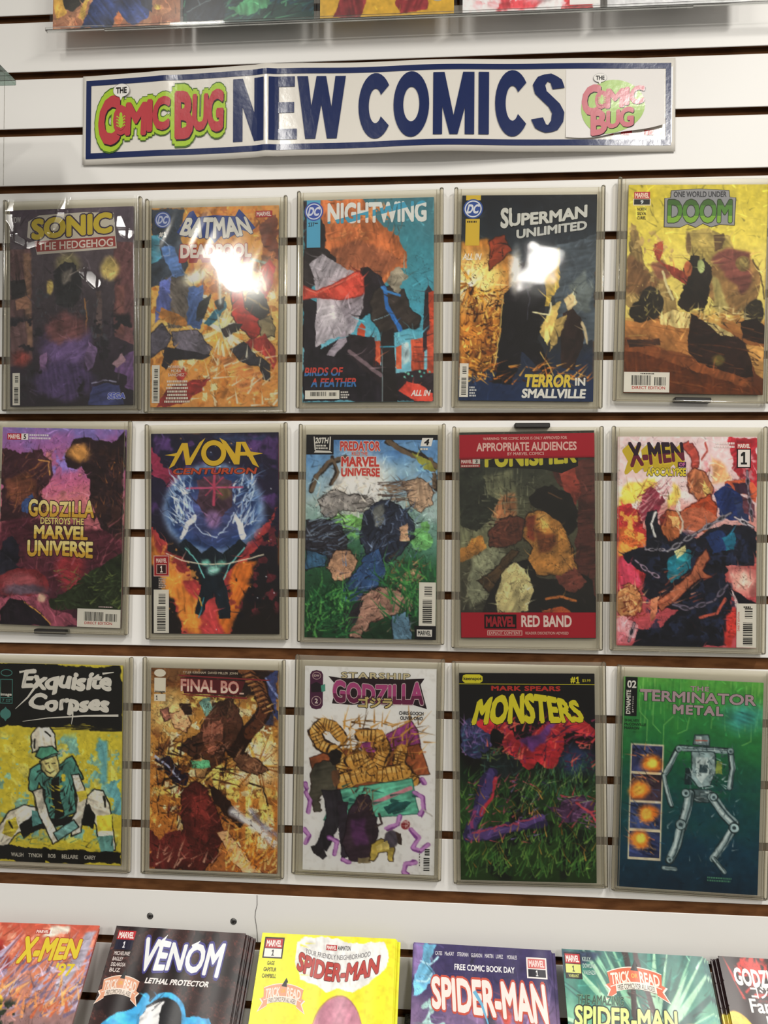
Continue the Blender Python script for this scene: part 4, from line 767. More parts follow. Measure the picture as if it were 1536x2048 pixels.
def bag_print():
    p = Print(); R = 'red_band'
    p.rect(R, '#a51c2c', 0, 1.2, 100, 13).rect(R, '#a51c2c', .4, 87.4, 99.6, 99.6)
    p.rect(R, '#8c1825', 0, 12.2, 100, 13)
    p.text(R, 'APPROPRIATE AUDIENCES', (13, 5.2, 87, 9.4), '#dcb8b0', .03); p.text(R, 'WARNING: THIS COMIC BOOK IS ONLY APPROVED FOR', (18, 2.6, 80, 4), '#dcb8b0', .01); p.text(R, 'BY MARVEL COMICS', (36, 10, 63, 11.5), '#dcb8b0', .01)
    p.rect(R, '#17100f', 17.6, 88.4, 41.4, 95.2); p.text(R, 'MARVEL', (18.8, 89.3, 40.4, 94.4), '#a02430', .05); p.text(R, 'RED BAND', (45, 88.8, 82, 94.4), '#e2cfc8', .035)
    p.rect(R, '#d8b4ac', 19.8, 96.1, 45.6, 98.5).rect(R, '#a51c2c', 20.3, 96.35, 45.1, 98.25); p.text(R, 'EXPLICIT CONTENT', (21, 96.6, 44.4, 98), '#e0c4bc', .01); p.text(R, 'READER DISCRETION ADVISED', (48, 96.7, 79.6, 98), '#d8b4ac', .01)
    return p
def cover_j():                                # pink and red tumult with chains
    a = Art(25, [(0, '#e2c8cc'), (30, '#e6ccd0'), (50, '#c86a5c'), (70, '#b04a50'), (100, '#b8505a')])
    a.blotch('#f2e2e4', 48, .3, (0, 4, 80, 40), 2).poly('#b62c3a', [(78, 0), (100, 0), (100, 28), (90, 24), (82, 14)], 1.8).blotch('#d88a94', 22, .8, (60, 8, 100, 34), 3).poly('#e6c65c', [(2, 24), (18, 22), (30, 18), (26, 28), (12, 32), (0, 34)], 2, soft=1).poly('#e8c866', [(40, 20), (46, 26), (44, 32), (38, 34)], 1.4, soft=1).poly('#e0a878', [(68, 8), (78, 12), (80, 20), (68, 22)], 2, soft=2)
    a.poly('#b23338', [(0, 34), (8, 32), (16, 38), (20, 48), (16, 58), (22, 66), (16, 74), (0, 74)], 1.6).poly('#d9703c', [(0, 42), (12, 44), (22, 52), (8, 57), (0, 58)], 1.6, soft=1).blotch('#e09a48', 22, .7, (0, 30, 30, 60)).poly('#c0425c', [(0, 60), (12, 58), (16, 70), (0, 74)], 1.6, soft=2).poly('#8c3448', [(16, 30), (26, 24), (34, 30), (28, 36), (18, 40), (14, 36)], 1).strokes(['#b4707c', '#d4a0a4', '#7a2436'], 30, (14, 24, 36, 42), 50, 30, 12, .9)
    a.poly('#a4443a', [(45, 4), (54, 2.5), (58, 7), (58, 14), (54, 16), (52, 9)], .8, ol='#5a1c20').line('#a4443a', [(63, 3), (64, 7), (60, 11)], 1.4).poly('#b5714c', [(50, 18), (56, 15), (64, 17), (68, 24), (66, 28), (58, 31), (52, 26)], .9, ol='#4a1f1a').strokes(['#e0b090', '#7a3a2a'], 16, (50, 16, 67, 28), 70, 30, 6, .8).poly('#e0c070', [(62, 20), (68, 26), (66, 30), (62, 26)], .8)
    a.poly('#c0512f', [(56, 31), (66, 27), (72, 32), (72, 40), (60, 42), (46, 36)], 1, ol='#4a1c18').poly('#bd6a4c', [(44, 36), (60, 34), (72, 38), (64, 46), (50, 44)], 1).poly('#c05a3c', [(78, 20), (92, 20), (100, 24), (100, 32), (92, 28), (80, 24)], 1).poly('#3c2438', [(82, 22), (94, 22), (96, 28), (86, 28)], .9)
    a.poly('#1d2e62', [(68, 28), (78, 23), (88, 28), (94, 36), (86, 40), (74, 38)], .9).poly('#27345a', [(84, 28), (92, 32), (96, 40), (88, 40)], .9).poly('#6a3a48', [(88, 28), (98, 32), (100, 38), (92, 36)], .9)
    a.poly('#151722', [(20, 36), (28, 34), (30, 42), (36, 48), (46, 46), (58, 48), (66, 44), (78, 42), (92, 42), (100, 46), (100, 60), (84, 62), (78, 66), (82, 74), (82, 92), (78, 100), (12, 100), (16, 92), (34, 90), (46, 82), (30, 82), (18, 74), (22, 66), (8, 60), (4, 56), (20, 52)], 1).blotch('#232c48', 22, .6, (20, 44, 96, 98), 4, .8).poly('#1f3260', [(64, 47), (76, 44), (80, 52), (70, 56)], 1).poly('#1d5f78', [(74, 48), (84, 46), (84, 53), (78, 54)], .9)
    a.poly('#1f6d80', [(36, 58), (46, 53), (54, 54), (54, 60), (46, 67), (40, 70), (36, 66)], 1).poly('#2a8896', [(42, 56), (52, 54), (52, 59), (44, 61)], .8).poly('#d8cf92', [(42, 55), (50, 52), (50, 55), (44, 58)], .5)
    a.poly('#b5683f', [(30, 38), (36, 34), (44, 35), (47, 42), (44, 48), (38, 50), (32, 44)], .9, ol='#36140f').poly('#e8b070', [(38, 37), (44, 38), (45, 43), (40, 43)], .7).line('#dfe2e0', [(28, 36), (25, 42), (28, 48)], 1.6).line('#c8beb0', [(42, 34), (47, 40), (46, 46)], 1.2).poly('#7a2f2a', [(30, 38), (35, 36), (35, 43), (31, 42)], .8)
    a.poly('#b4684a', [(28, 79), (40, 73), (54, 66), (58, 58), (64, 54), (66, 58), (62, 63), (70, 67), (60, 68), (52, 73), (38, 81), (32, 84)], .8, ol='#4a1c18').strokes(['#d89478', '#8a4232'], 24, (30, 62, 64, 82), 35, 15, 8, .9)
    a.poly('#d67a78', [(78, 62), (90, 61), (100, 63), (100, 76), (92, 76), (84, 72)], 1).ell('#eab0a4', 90, 68, 7, 5, 1, soft=.5).poly('#10101a', [(80, 70), (92, 76), (100, 78), (100, 80), (86, 80)], .8).poly('#d8b8bc', [(82, 72), (88, 80), (86, 82)], .6).poly('#c83a34', [(80, 84), (86, 80), (88, 90), (80, 100), (76, 98)], .9, soft=1)
    a.ell('#c48a58', 9, 79, 11, 8, 1.2, ol='#4a1c18').strokes(['#8a3a2c', '#e8c090', '#5a2018'], 40, (0, 72, 20, 87), 60, 60, 7, 1).ell('#dc98a0', 7, 92, 9, 6, 1.2).poly('#c8707c', [(0, 94), (14, 96), (10, 100), (0, 100)], 1).poly('#c27a5a', [(24, 78), (30, 76), (28, 86), (24, 88)], .8)
    a.chain([(36, 55), (58, 45.5), (82, 36)], 6).chain([(93, 16), (94, 26), (97, 40)], 5, '#8a7c8c').chain([(84, 38), (98, 43)], 5.5, '#c8c0c8').chain([(13, 59), (22, 64), (30, 67)], 5, '#a08aa0').chain([(20, 54), (34, 54)], 4, '#9a94a0').chain([(40, 80), (52, 82), (70, 78), (80, 70)], 6, '#6d6478').line('#c25a48', [(60, 86), (72, 84), (78, 77)], 2, .3).chain([(9, 98), (13, 89)], 6, '#a89098').ink('#1a0f12', 22, .06, (0, 16, 100, 100), .6)
    a.detail(520, 6)
    p = Print()
    big = lambda x, y: (x, y * (1 - .28 * x) + .28 * x - .02)
    p.text(T_, 'X-MEN', (8, 3.2, 48, 15.4), '#d9c038', .05, shear=-.12, warp=big, shadow=('#c9b030', -4.2, 2.6, 7)); p.text(T_, 'X-MEN', (8, 2.4, 48, 14.6), '#32142c', .05, shear=-.12, warp=big, bands=[(.45, '#6a2038'), (1, '#2a1428')])
    p.rect(T_, '#4a2348', 43.4, 12, 49.4, 14.6); p.text(T_, 'OF', (44.4, 12.4, 48.6, 14.2), '#c86aa8', .03); p.text(T_, 'APOCALYPSE', (21, 15, 49.4, 18.8), '#dccb3e', .05, outline=[('#2a2418', .05)])
    p.greek(C_, '#efe0e0', 68, 2.4, 84, 5.6, 2, 1.0); p.marvel(85.6, 3, 95.6, 5.8); p.rect('publisher_badge', '#17151a', 85.6, 5.8, 95.6, 14.8).rect('publisher_badge', '#ece8e4', 86.4, 6.2, 94.8, 14.3); p.text('publisher_badge', '1', (88.4, 7.2, 92.8, 13.2), '#131216', .05)
    p.barcode(88, 79, 100, 99.8, True, seed=25); p.rect('barcode', '#e6e2d8', 86, 79, 88.4, 99.8); p.text('barcode', 'DIRECT EDITION', (86.8, 83, 88.2, 92), '#b8362e', .02, rot=90); p.greek('barcode', '#2a2622', 91, 80, 97, 81.4, 1)
    return a, p
def cover_k():                                # black and yellow, seated figure in cap
    a = Art(31, [(0, '#cfc03e'), (100, '#cdbc3c')])
    a.blotch('#7fb2aa', 48, .75, (0, 34, 100, 90), 6).blotch('#8cb8a4', 22, 1.0, (0, 34, 100, 90), 6).blotch('#d9cf62', 22, .7, (0, 34, 100, 90), 3).poly('#6aa8b0', [(84, 34), (90, 40), (88, 60), (82, 58)], 2.2, soft=1).poly('#6aa8b0', [(90, 60), (100, 58), (100, 76), (92, 76)], 2)
    k = '#131210'; c = '#e2dacb'; t = '#4f8a80'
    a.poly(c, [(0, 84), (10, 75), (22, 71), (31, 72), (34, 80), (24, 84), (14, 87), (8, 93), (0, 92)], .5, ol=k, ow=1).poly('#cdbb40', [(8, 79), (16, 77), (18, 83), (11, 88), (4, 86)], .6).poly(c, [(70, 68), (78, 62), (85, 63), (91, 70), (95, 92), (84, 93), (79, 80)], .5, ol=k, ow=1).poly('#cdbb40', [(81, 76), (92, 75), (93, 83), (82, 84)], .6).poly('#6fa8a4', [(82, 86), (94, 85), (95, 94), (84, 94)], .6).line(k, [(86, 66), (87, 71)], 1.8).line(k, [(10, 80), (13, 83)], 1.6)
    a.poly(k, [(18, 82), (30, 76), (40, 78), (60, 76), (74, 70), (80, 76), (78, 82), (66, 80), (46, 82), (34, 84), (22, 88)], .6).poly('#5f9a98', [(28, 74), (36, 74), (36, 80), (30, 82)], .6)
    a.poly(t, [(26, 54), (34, 50), (46, 54), (56, 47), (60, 46), (68, 54), (70, 57), (62, 60), (64, 74), (52, 78), (40, 78), (38, 64), (34, 60), (32, 66), (25, 64)], .5, ol=k, ow=1.1).strokes([k], 60, (30, 52, 66, 78), 70, 40, 9, 1.1).poly(k, [(44, 58), (50, 56), (54, 76), (46, 78)], .6).strokes(['#d8c23c'], 9, (45, 58, 53, 74), 160, 20, 5, 1.2).dots(['#d8c23c'], 2, (53, 56, 56, 58), 2.6)
    a.poly(c, [(29, 64), (36, 62), (42, 76), (48, 84), (52, 88), (46, 91), (42, 86), (34, 76)], .5, ol=k, ow=1).poly(c, [(60, 56), (66, 55), (73, 66), (70, 76), (68, 84), (60, 86), (60, 79), (64, 74), (64, 66)], .5, ol=k, ow=1).poly('#cdbb40', [(64, 64), (72, 63), (73, 67), (66, 69)], .5)
    a.poly('#7fb2b0', [(46, 85), (62, 78), (66, 82), (50, 89)], .4, ol=k, ow=.9)
    a.poly('#d9cc8a', [(34, 49), (48, 46), (50, 53), (46, 57), (40, 56), (35, 53)], .6, ol=k, ow=.9).poly(c, [(28, 45), (27, 36), (32, 32), (42, 32), (47, 36), (48, 43), (40, 42)], .7, ol=k, ow=1).line(k, [(38, 34), (42, 36)], 1.4).line(k, [(30, 38), (31, 42)], 1.4).line(k, [(38, 50.5), (40.5, 50.2)], 1).line(k, [(44, 50), (46.5, 50)], 1).line(k, [(39, 54), (43, 55), (46, 53.6)], .8).line(k, [(42.4, 50.5), (43, 52.4)], .6).poly('#4f9078', [(31, 47), (34, 42), (44, 41), (50, 45), (44, 45.5), (36, 48.5)], .4, ol=k, ow=1).strokes(['#d8c23c', c], 8, (49, 40, 53, 46), 40, 40, 4, .8)
    a.poly(k, [(0, 0), (100, 0), (100, 32), (70, 30.6), (40, 31.8), (0, 32)], 1).strokes([k], 40, (30, 30, 100, 33), 4, 3, 24, .9).poly(k, [(0, 91.6), (50, 93.4), (100, 93), (100, 100), (0, 100)], .9).strokes([k, '#2f6a6a'], 30, (0, 88, 100, 93), 30, 60, 6, .7, .7).ink(k, 22, .05, (0, 34, 100, 92), .4)
    p = Print(); w = '#eae6de'
    wob = lambda x, y: (x + .01 * np.sin(9 * y), y + .05 * np.sin(17 * x))
    p.text(T_, 'Exquisite', (19, 3.2, 92, 15.4), w, .05, shear=.18, warp=wob).text(T_, 'Corpses', (25, 15, 90, 25.8), w, .055, shear=.14, warp=wob)
    p.stroke(T_, w, [(20, 29.2), (40, 27.2), (70, 25.6), (97, 25)], .3, 1.8).stroke(T_, w, [(34, 8), (24, 17), (14, 23)], 2.4, .3).stroke(T_, w, [(60, 20), (60.5, 26), (59.5, 30)], 1.8, .3).stroke(T_, w, [(84, 4.2), (93, 3.4)], 1.6, .6).stroke(T_, w, [(17, 4.4), (29, 2.6)], 1.8, .5)
    g = '#4f8a84'
    p.ring('publisher_badge', g, 6.6, 4.8, 4.8, 1.8, .6); p.rect('publisher_badge', g, 1.6, 8, 2.1, 20.4).rect('publisher_badge', g, 11.2, 8, 11.7, 20.4).rect('publisher_badge', g, 1.6, 20, 11.7, 20.4).rect('publisher_badge', g, 1.6, 17.2, 11.7, 17.6).rect('publisher_badge', g, 1.6, 8, 11.7, 8.3)
    p.text('publisher_badge', 'image', (2, 15, 11, 16.9), w, .03); p.text('publisher_badge', '7', (3.2, 18, 5.2, 19.6), g, .02); p.greek('publisher_badge', g, 6.4, 18, 11, 19.6, 2)
    p.disc('publisher_badge', g, 6.2, 25.6, 4.4, 2.6); p.poly('publisher_badge', g, [(3, 24.6), (6.2, 22), (9.4, 24.6)]).poly('publisher_badge', g, [(4, 27.2), (6.2, 29.4), (8.4, 27.2)])
    for t_, u0, u1 in (('WALSH', 12, 22), ('TYNION', 26, 37), ('ROB', 42, 48), ('BELLAIRE', 53, 66), ('CAREY', 71, 80)): p.text(C_, t_, (u0, 95.4, u1, 97.4), '#cfcabf', .02)
    return a, p
def cover_l():                                # fiery orange battle
    a = Art(32, [(0, '#7a5230'), (16, '#b5803c'), (40, '#c48c40'), (70, '#c27c34'), (100, '#a86434')])
    a.blotch('#f0cc6c', 48, .4, (0, 8, 100, 90), 2).blotch('#7a4520', 22, .7, (0, 0, 100, 100), 3, .8).blotch('#f8e8b4', 22, 1.0, (0, 10, 100, 90), 4, .9).ell('#f8ecc4', 84, 46, 14, 10, 1, soft=.7).ell('#f2d48c', 16, 22, 14, 9, 1, soft=.7).rays(['#fbeebc', '#e8b452', '#8a4c1e'], 84, 47, 40, 5, 24, 1.8)
    a.poly('#2c1c18', [(44, 0), (100, 0), (100, 14), (70, 14), (30, 12), (26, 4)], 1.4, soft=1).poly('#3c4678', [(88, 4), (100, 0), (100, 26), (94, 20)], 1.4).line('#8a9ad0', [(90, 4), (100, 14)], 1.6).poly('#3a3c5a', [(80, 22), (96, 20), (94, 28), (84, 28)], 1.5, soft=1)
    a.line('#25130d', [(72, 0), (84, 8), (90, 18), (84, 26), (74, 32), (66, 40)], 12.5, .7).line('#7a4a2a', [(73, 0), (85, 8), (90, 18)], 9.5, .6).line('#5a301c', [(90, 18), (84, 26), (76, 32)], 8, .8)
    for i in range(9): a.line('#25130d', [(70 + i * 2.2, 3 + i * 2.2), (78 + i * 2.2, 1 + i * 2.2), (84 + i * 1.6, 3 + i * 2.2)], 1, .3).line('#c89058', [(72 + i * 2.2, 3.6 + i * 2.2), (78 + i * 2.2, 2 + i * 2.2)], .8, .3)
    a.poly('#4a2c1f', [(38, 32), (50, 18), (60, 14), (70, 20), (72, 30), (64, 40), (54, 46), (44, 50), (34, 44), (20, 40)], 1.4, ol='#1d0f0b').poly('#8c5644', [(42, 30), (56, 26), (60, 34), (52, 42), (42, 40)], 1.2).strokes(['#b8806a', '#4a2018', '#6a382c'], 40, (38, 22, 64, 46), 40, 60, 7, .9).strokes(['#3a2416', '#7a5a40', '#241410'], 60, (44, 10, 70, 24), 90, 60, 7, 1).poly('#6f9c92', [(38, 17), (46, 14), (48, 20), (42, 23)], .9).poly('#d8a87c', [(14, 22), (24, 20), (32, 26), (30, 32), (20, 30)], 1.2, ol='#3a1c10').poly('#2a1812', [(22, 18), (30, 17), (34, 22), (26, 24)], 1).poly('#a0685a', [(8, 20), (14, 19), (17, 25), (12, 27)], .9, ol='#2a1410')
    a.poly('#1f1526', [(4, 46), (14, 44), (22, 50), (30, 52), (28, 58), (16, 56)], 1).line('#b8c0e4', [(4, 44), (14, 48), (24, 55)], 1.6).strokes(['#2a1812', '#5a3018', '#120a08'], 130, (6, 36, 60, 74), 30, 70, 12, 1.5)
    a.poly('#cf9c62', [(32, 46), (40, 44), (46, 47), (42, 54), (36, 54)], .8, ol='#2a120c').poly('#5fae80', [(31, 46), (46, 46), (47, 49), (33, 50)], .6)
    a.poly('#4f1d19', [(26, 60), (36, 56), (46, 60), (52, 70), (58, 82), (54, 94), (40, 100), (6, 100), (0, 94), (18, 88), (26, 80), (24, 70)], 1.2, ol='#1f0b0a').poly('#7a2d28', [(32, 62), (42, 64), (48, 76), (46, 86), (36, 84)], 1.6, soft=2).strokes(['#9a4238', '#2a0e0c', '#6a2420'], 60, (10, 60, 56, 98), 60, 40, 10, 1).poly('#6d2824', [(0, 80), (10, 84), (26, 80), (34, 92), (20, 100), (0, 100)], 1.6).strokes(['#c89078', '#d8a890'], 16, (0, 90, 50, 100), 50, 30, 9, 1.2)
    a.poly('#2c1913', [(44, 57), (54, 60), (64, 66), (74, 74), (72, 78), (62, 74), (50, 66)], 1).poly('#6d4834', [(66, 44), (76, 42), (88, 45), (92, 50), (84, 52), (70, 50)], 1.1, ol='#1f100b').strokes(['#2a1610', '#a87858'], 26, (66, 41, 92, 52), 20, 60, 6, .9).line('#2a1c14', [(78, 56), (88, 58), (92, 66)], 1.4, .6)
    a.line('#e8eaf6', [(66, 70), (80, 76), (100, 86)], 5.5, .8, soft=2).line('#8a94c8', [(78, 70), (90, 78), (100, 82)], 4, .8, soft=2, alpha=.7).line('#ffffff', [(72, 73), (100, 85)], 2, .5, soft=1)
    a.poly('#dcae80', [(53, 80), (62, 79), (68, 86), (78, 94), (90, 100), (72, 100), (62, 94)], .8, ol='#5a2a18').line('#8a5234', [(58, 84), (64, 83)], 1).strokes(['#f4b040', '#e88a2a', '#fbe08a'], 60, (60, 84, 100, 100), 60, 40, 12, 1.5, .7).ink('#1c0e0a', 22, .09, None, .8).ink('#2a140c', 10, .07, None, .5)
    a.detail(700, 5)
    p = Print(); w = '#ece6d6'
    p.disc('publisher_badge', w, 7, 2.4, 4.6, 1.9); p.rect('publisher_badge', w, 2.6, 4.8, 11.6, 12).rect('publisher_badge', w, 2.6, 12.9, 11.6, 16.4); p.text('publisher_badge', 'image', (3, 11.0, 11.2, 12.6), '#2a201a', .03); p.text('publisher_badge', '1', (4, 13.6, 5.4, 15.8), '#2a201a', .02)
    p.text(C_, 'TYLER KIRKHAM  DAVID MILLER  JOHN', (25, 1.2, 68, 2.7), '#d8c8b0', .01)
    r = '#8c2f34'
    p.poly(T_, r, [(20, 3), (94, 4.6), (91, 5.2), (24, 3.8)]).poly(T_, r, [(24, 12.6), (76, 13.6), (75, 14.4), (27, 13.2)]).poly(T_, '#5a1c22', [(23, 4.4), (74, 5.6), (70, 12.6), (26, 12.2)])
    p.text(T_, 'FINAL BO', (23.5, 5.4, 69, 11.6), '#e8c4b4', .025, warp=lambda x, y: (x, y - .12 * x + .06), outline=[('#a83a3e', .03)], bands=[(.45, '#f0dccc'), (1, '#d8a498')]); p.rect(T_, '#e8c4b4', 69.5, 11.3, 73, 12.1)
    return a, p
def cover_m():                                # white with gold coils
    a = Art(33, [(0, '#e6e5e4'), (100, '#e2e1e0')])
    k = '#2a1a14'
    a.poly('#8d3a7c', [(40, 38), (60, 33), (82, 25.5), (86, 30), (88, 38), (60, 46)], .4, ol='#3a1830').poly('#884a2c', [(4, 45), (26, 40), (60, 42), (87, 36), (96, 51), (60, 56.5), (27, 60.5), (9, 57)], .4, ol='#3a1c12').line('#b8703c', [(70, 42), (92, 40)], 1.2).line('#b87c4c', [(82, 50), (94, 48)], .9)
    g, d = '#c89546', '#4a2f14'
    for q, w in (([(22, 41), (12, 38), (8, 32), (14, 28), (22, 29), (28, 34)], 8), ([(22, 41), (30, 46), (28, 52), (34, 56)], 9), ([(44, 33), (56, 33), (61, 40), (56, 48), (48, 51), (40, 48)], 9), ([(74, 40), (72, 46), (78, 51), (84, 55)], 8), ([(30, 56), (46, 52), (62, 52), (76, 50)], 11), ([(36, 46), (46, 44), (52, 50)], 8)):
        a.line(k, q, w + 1.4, .7).line(g, q, w, .7).line('#e0b668', [(x - 1, y - .8) for x, y in q], w * .35, .8)
        for i in range(len(q) - 1):
            for j in range(4):
                f = (j + .5) / 4; x = q[i][0] + (q[i + 1][0] - q[i][0]) * f; y = q[i][1] + (q[i + 1][1] - q[i][1]) * f; dx = q[i + 1][0] - q[i][0]; dy = (q[i + 1][1] - q[i][1]) / AR; L = math.hypot(dx, dy)
                a.line(d, [(x - dy / L * w * .45, y + dx / L * w * .45 * AR), (x + dy / L * w * .45, y - dx / L * w * .45 * AR)], .7, .2)
    a.strokes([g, '#a87430', d], 90, (26, 26, 92, 42), 40, 60, 12, 1.3, .95).strokes([g, d, '#8a5c24'], 120, (30, 38, 84, 56), 60, 80, 6, 1.2).strokes(['#b88c48', d], 20, (4, 26, 24, 40), 130, 40, 6, .8).ink(d, 10, .07, (26, 30, 90, 58), .4)
    a.poly('#5dab92', [(27, 60), (83, 53.5), (88, 70.5), (16, 75.5)], .3, ol='#2a5a50').line('#c9808e', [(55, 66), (82, 58)], 3, .4).strokes(['#2a5e58', '#1f4a48'], 14, (30, 57, 84, 71), 10, 20, 8, 2.2).poly('#1f4c4c', [(62, 68), (70, 65), (82, 65), (78, 69), (66, 71)], .7)
    a.poly('#454238', [(8, 48), (16, 46), (24, 47), (27, 54), (26, 62), (16, 62), (10, 66), (14, 71), (8, 72), (5, 64), (6, 54)], .8, ol=k).poly('#1f1a1a', [(18, 43), (24, 40), (29, 42), (28, 48), (22, 49)], .7).poly('#6d4a34', [(22, 52), (28, 50), (29, 58), (24, 60)], .8)
    a.poly('#2c2830', [(14, 60), (28, 60), (30, 66), (28, 76), (22, 84), (18, 90), (10, 88), (18, 74)], .7, ol='#15121a').poly('#231f24', [(6, 88), (14, 88), (19, 93), (16, 95), (8, 92)], .5).poly('#2b242e', [(26, 66), (34, 66), (36, 92), (30, 94), (28, 84)], .7)
    a.poly('#33242f', [(34, 70), (42, 62), (50, 62), (54, 70), (57, 80), (53, 92), (46, 95), (36, 94), (31, 86), (32, 76)], .9, ol='#1a1018').poly('#4d2a50', [(36, 76), (48, 74), (50, 86), (40, 88)], 1.4, soft=2).strokes(['#6a5040', '#8a6c50', '#2a1a1c'], 30, (38, 60, 54, 72), 80, 50, 6, .9).line('#3a2c2c', [(56, 78), (60, 76), (58, 71)], 1.6).poly('#8a7a5a', [(42, 93), (51, 92), (52, 95), (42, 95.5)], .5)
    a.poly('#a89344', [(52, 86), (60, 83), (68, 84), (70, 88), (69, 94), (66, 94), (64, 90), (58, 90), (55, 94), (52, 94)], .7, ol=k).ell('#4b4450', 67.5, 83, 6, 4.4, .6, ol=k).poly('#c8b468', [(56, 86), (64, 84), (66, 88), (58, 89)], .8).poly('#3a2c28', [(70, 80), (74, 81), (75, 86), (71, 86)], .6)
    for q in ([(85, 60), (91, 62), (92, 68), (89, 71)], [(2, 62), (5, 66), (4, 72)], [(1, 80), (5, 83), (2, 87)], [(20, 84), (26, 86), (24, 92)], [(64, 78), (72, 76), (74, 72)], [(82, 78), (88, 82), (84, 87), (90, 88), (95, 85)], [(86, 94), (79, 95), (77, 99), (80, 100)], [(31, 94), (36, 95)], [(92, 56), (90, 54)], [(1, 58), (2, 60)]): a.line('#7a3f86', q, 3.4, .5).line('#b682bc', q, 2.2, .5)
    a.line('#b0aca8', [(92, 68), (98, 71)], 1.4).ell('#8d3236', 78, 76, 3.6, 2.4, .4).strokes(['#e6d4d0'], 10, (75.5, 74.6, 80.5, 77.6), 90, 90, 3, .6)
    p = Print()
    p.poly('publisher_badge', '#4e2140', [(4, 4), (5.5, 2.4), (9, 1.8), (12.6, 2.4), (14, 4), (14, 19), (12.6, 20.6), (9, 21.2), (5.5, 20.6), (4, 19)]); p.ring('publisher_badge', '#b89a9a', 9, 4.6, 3.4, 1.9, .5); p.ring('publisher_badge', '#b89a9a', 9, 17, 3.8, 2.4, .5); p.text('publisher_badge', 'IDW', (6.8, 4, 11.2, 5.2), '#d8c0b8', .02); p.text('publisher_badge', '2', (7.8, 15.8, 10.2, 18.2), '#e8d8d0', .03); p.poly('publisher_badge', '#241a22', [(4.6, 9), (9, 7.6), (13, 9), (12.8, 12.6), (5, 12.8)]).poly('publisher_badge', '#4f9a84', [(12.4, 9.4), (15.6, 8.6), (15.8, 12), (13, 12.6)])
    p.poly(T_, '#26161c', [(18, 4.6), (30, 5.6), (50, 4.6), (72, 5.4), (91, 4.6), (88, 7.6), (93, 19.4), (78, 16.8), (64, 18.4), (50, 17.4), (36, 18.4), (21, 18), (24, 9)])
    arch = lambda x, y: (x, y * (.80 + .2 * (2 * x - 1) ** 2))
    p.text(T_, 'GODZILLA', (21.5, 5.8, 90.5, 17.6), '#a53a76', .045, warp=arch, outline=[('#c8b0b4', .03)], bands=[(.4, '#6d2048'), (1, '#b04680')]); p.text(T_, 'STARSHIP', (28, 2.4, 80, 5.4), '#cfc29a', .03, space=1.2, outline=[('#2a2220', .045)]); p.text(T_, 'ゴジラ', (41, 14.2, 67, 19.6), '#cdb878', .04, outline=[('#2a1c18', .06)])
    p.text(C_, 'CHRIS GOOCH', (72, 20.8, 90.5, 22.6), '#2a2426', .03); p.text(C_, 'OLIVER ONO', (73, 23.2, 90, 25), '#2a2426', .03)
    p.barcode(90, 86, 98, 98.8, True, box=False, seed=33); p.greek('barcode', '#6a6464', 88.4, 88, 89.2, 96, 6)
    return a, p
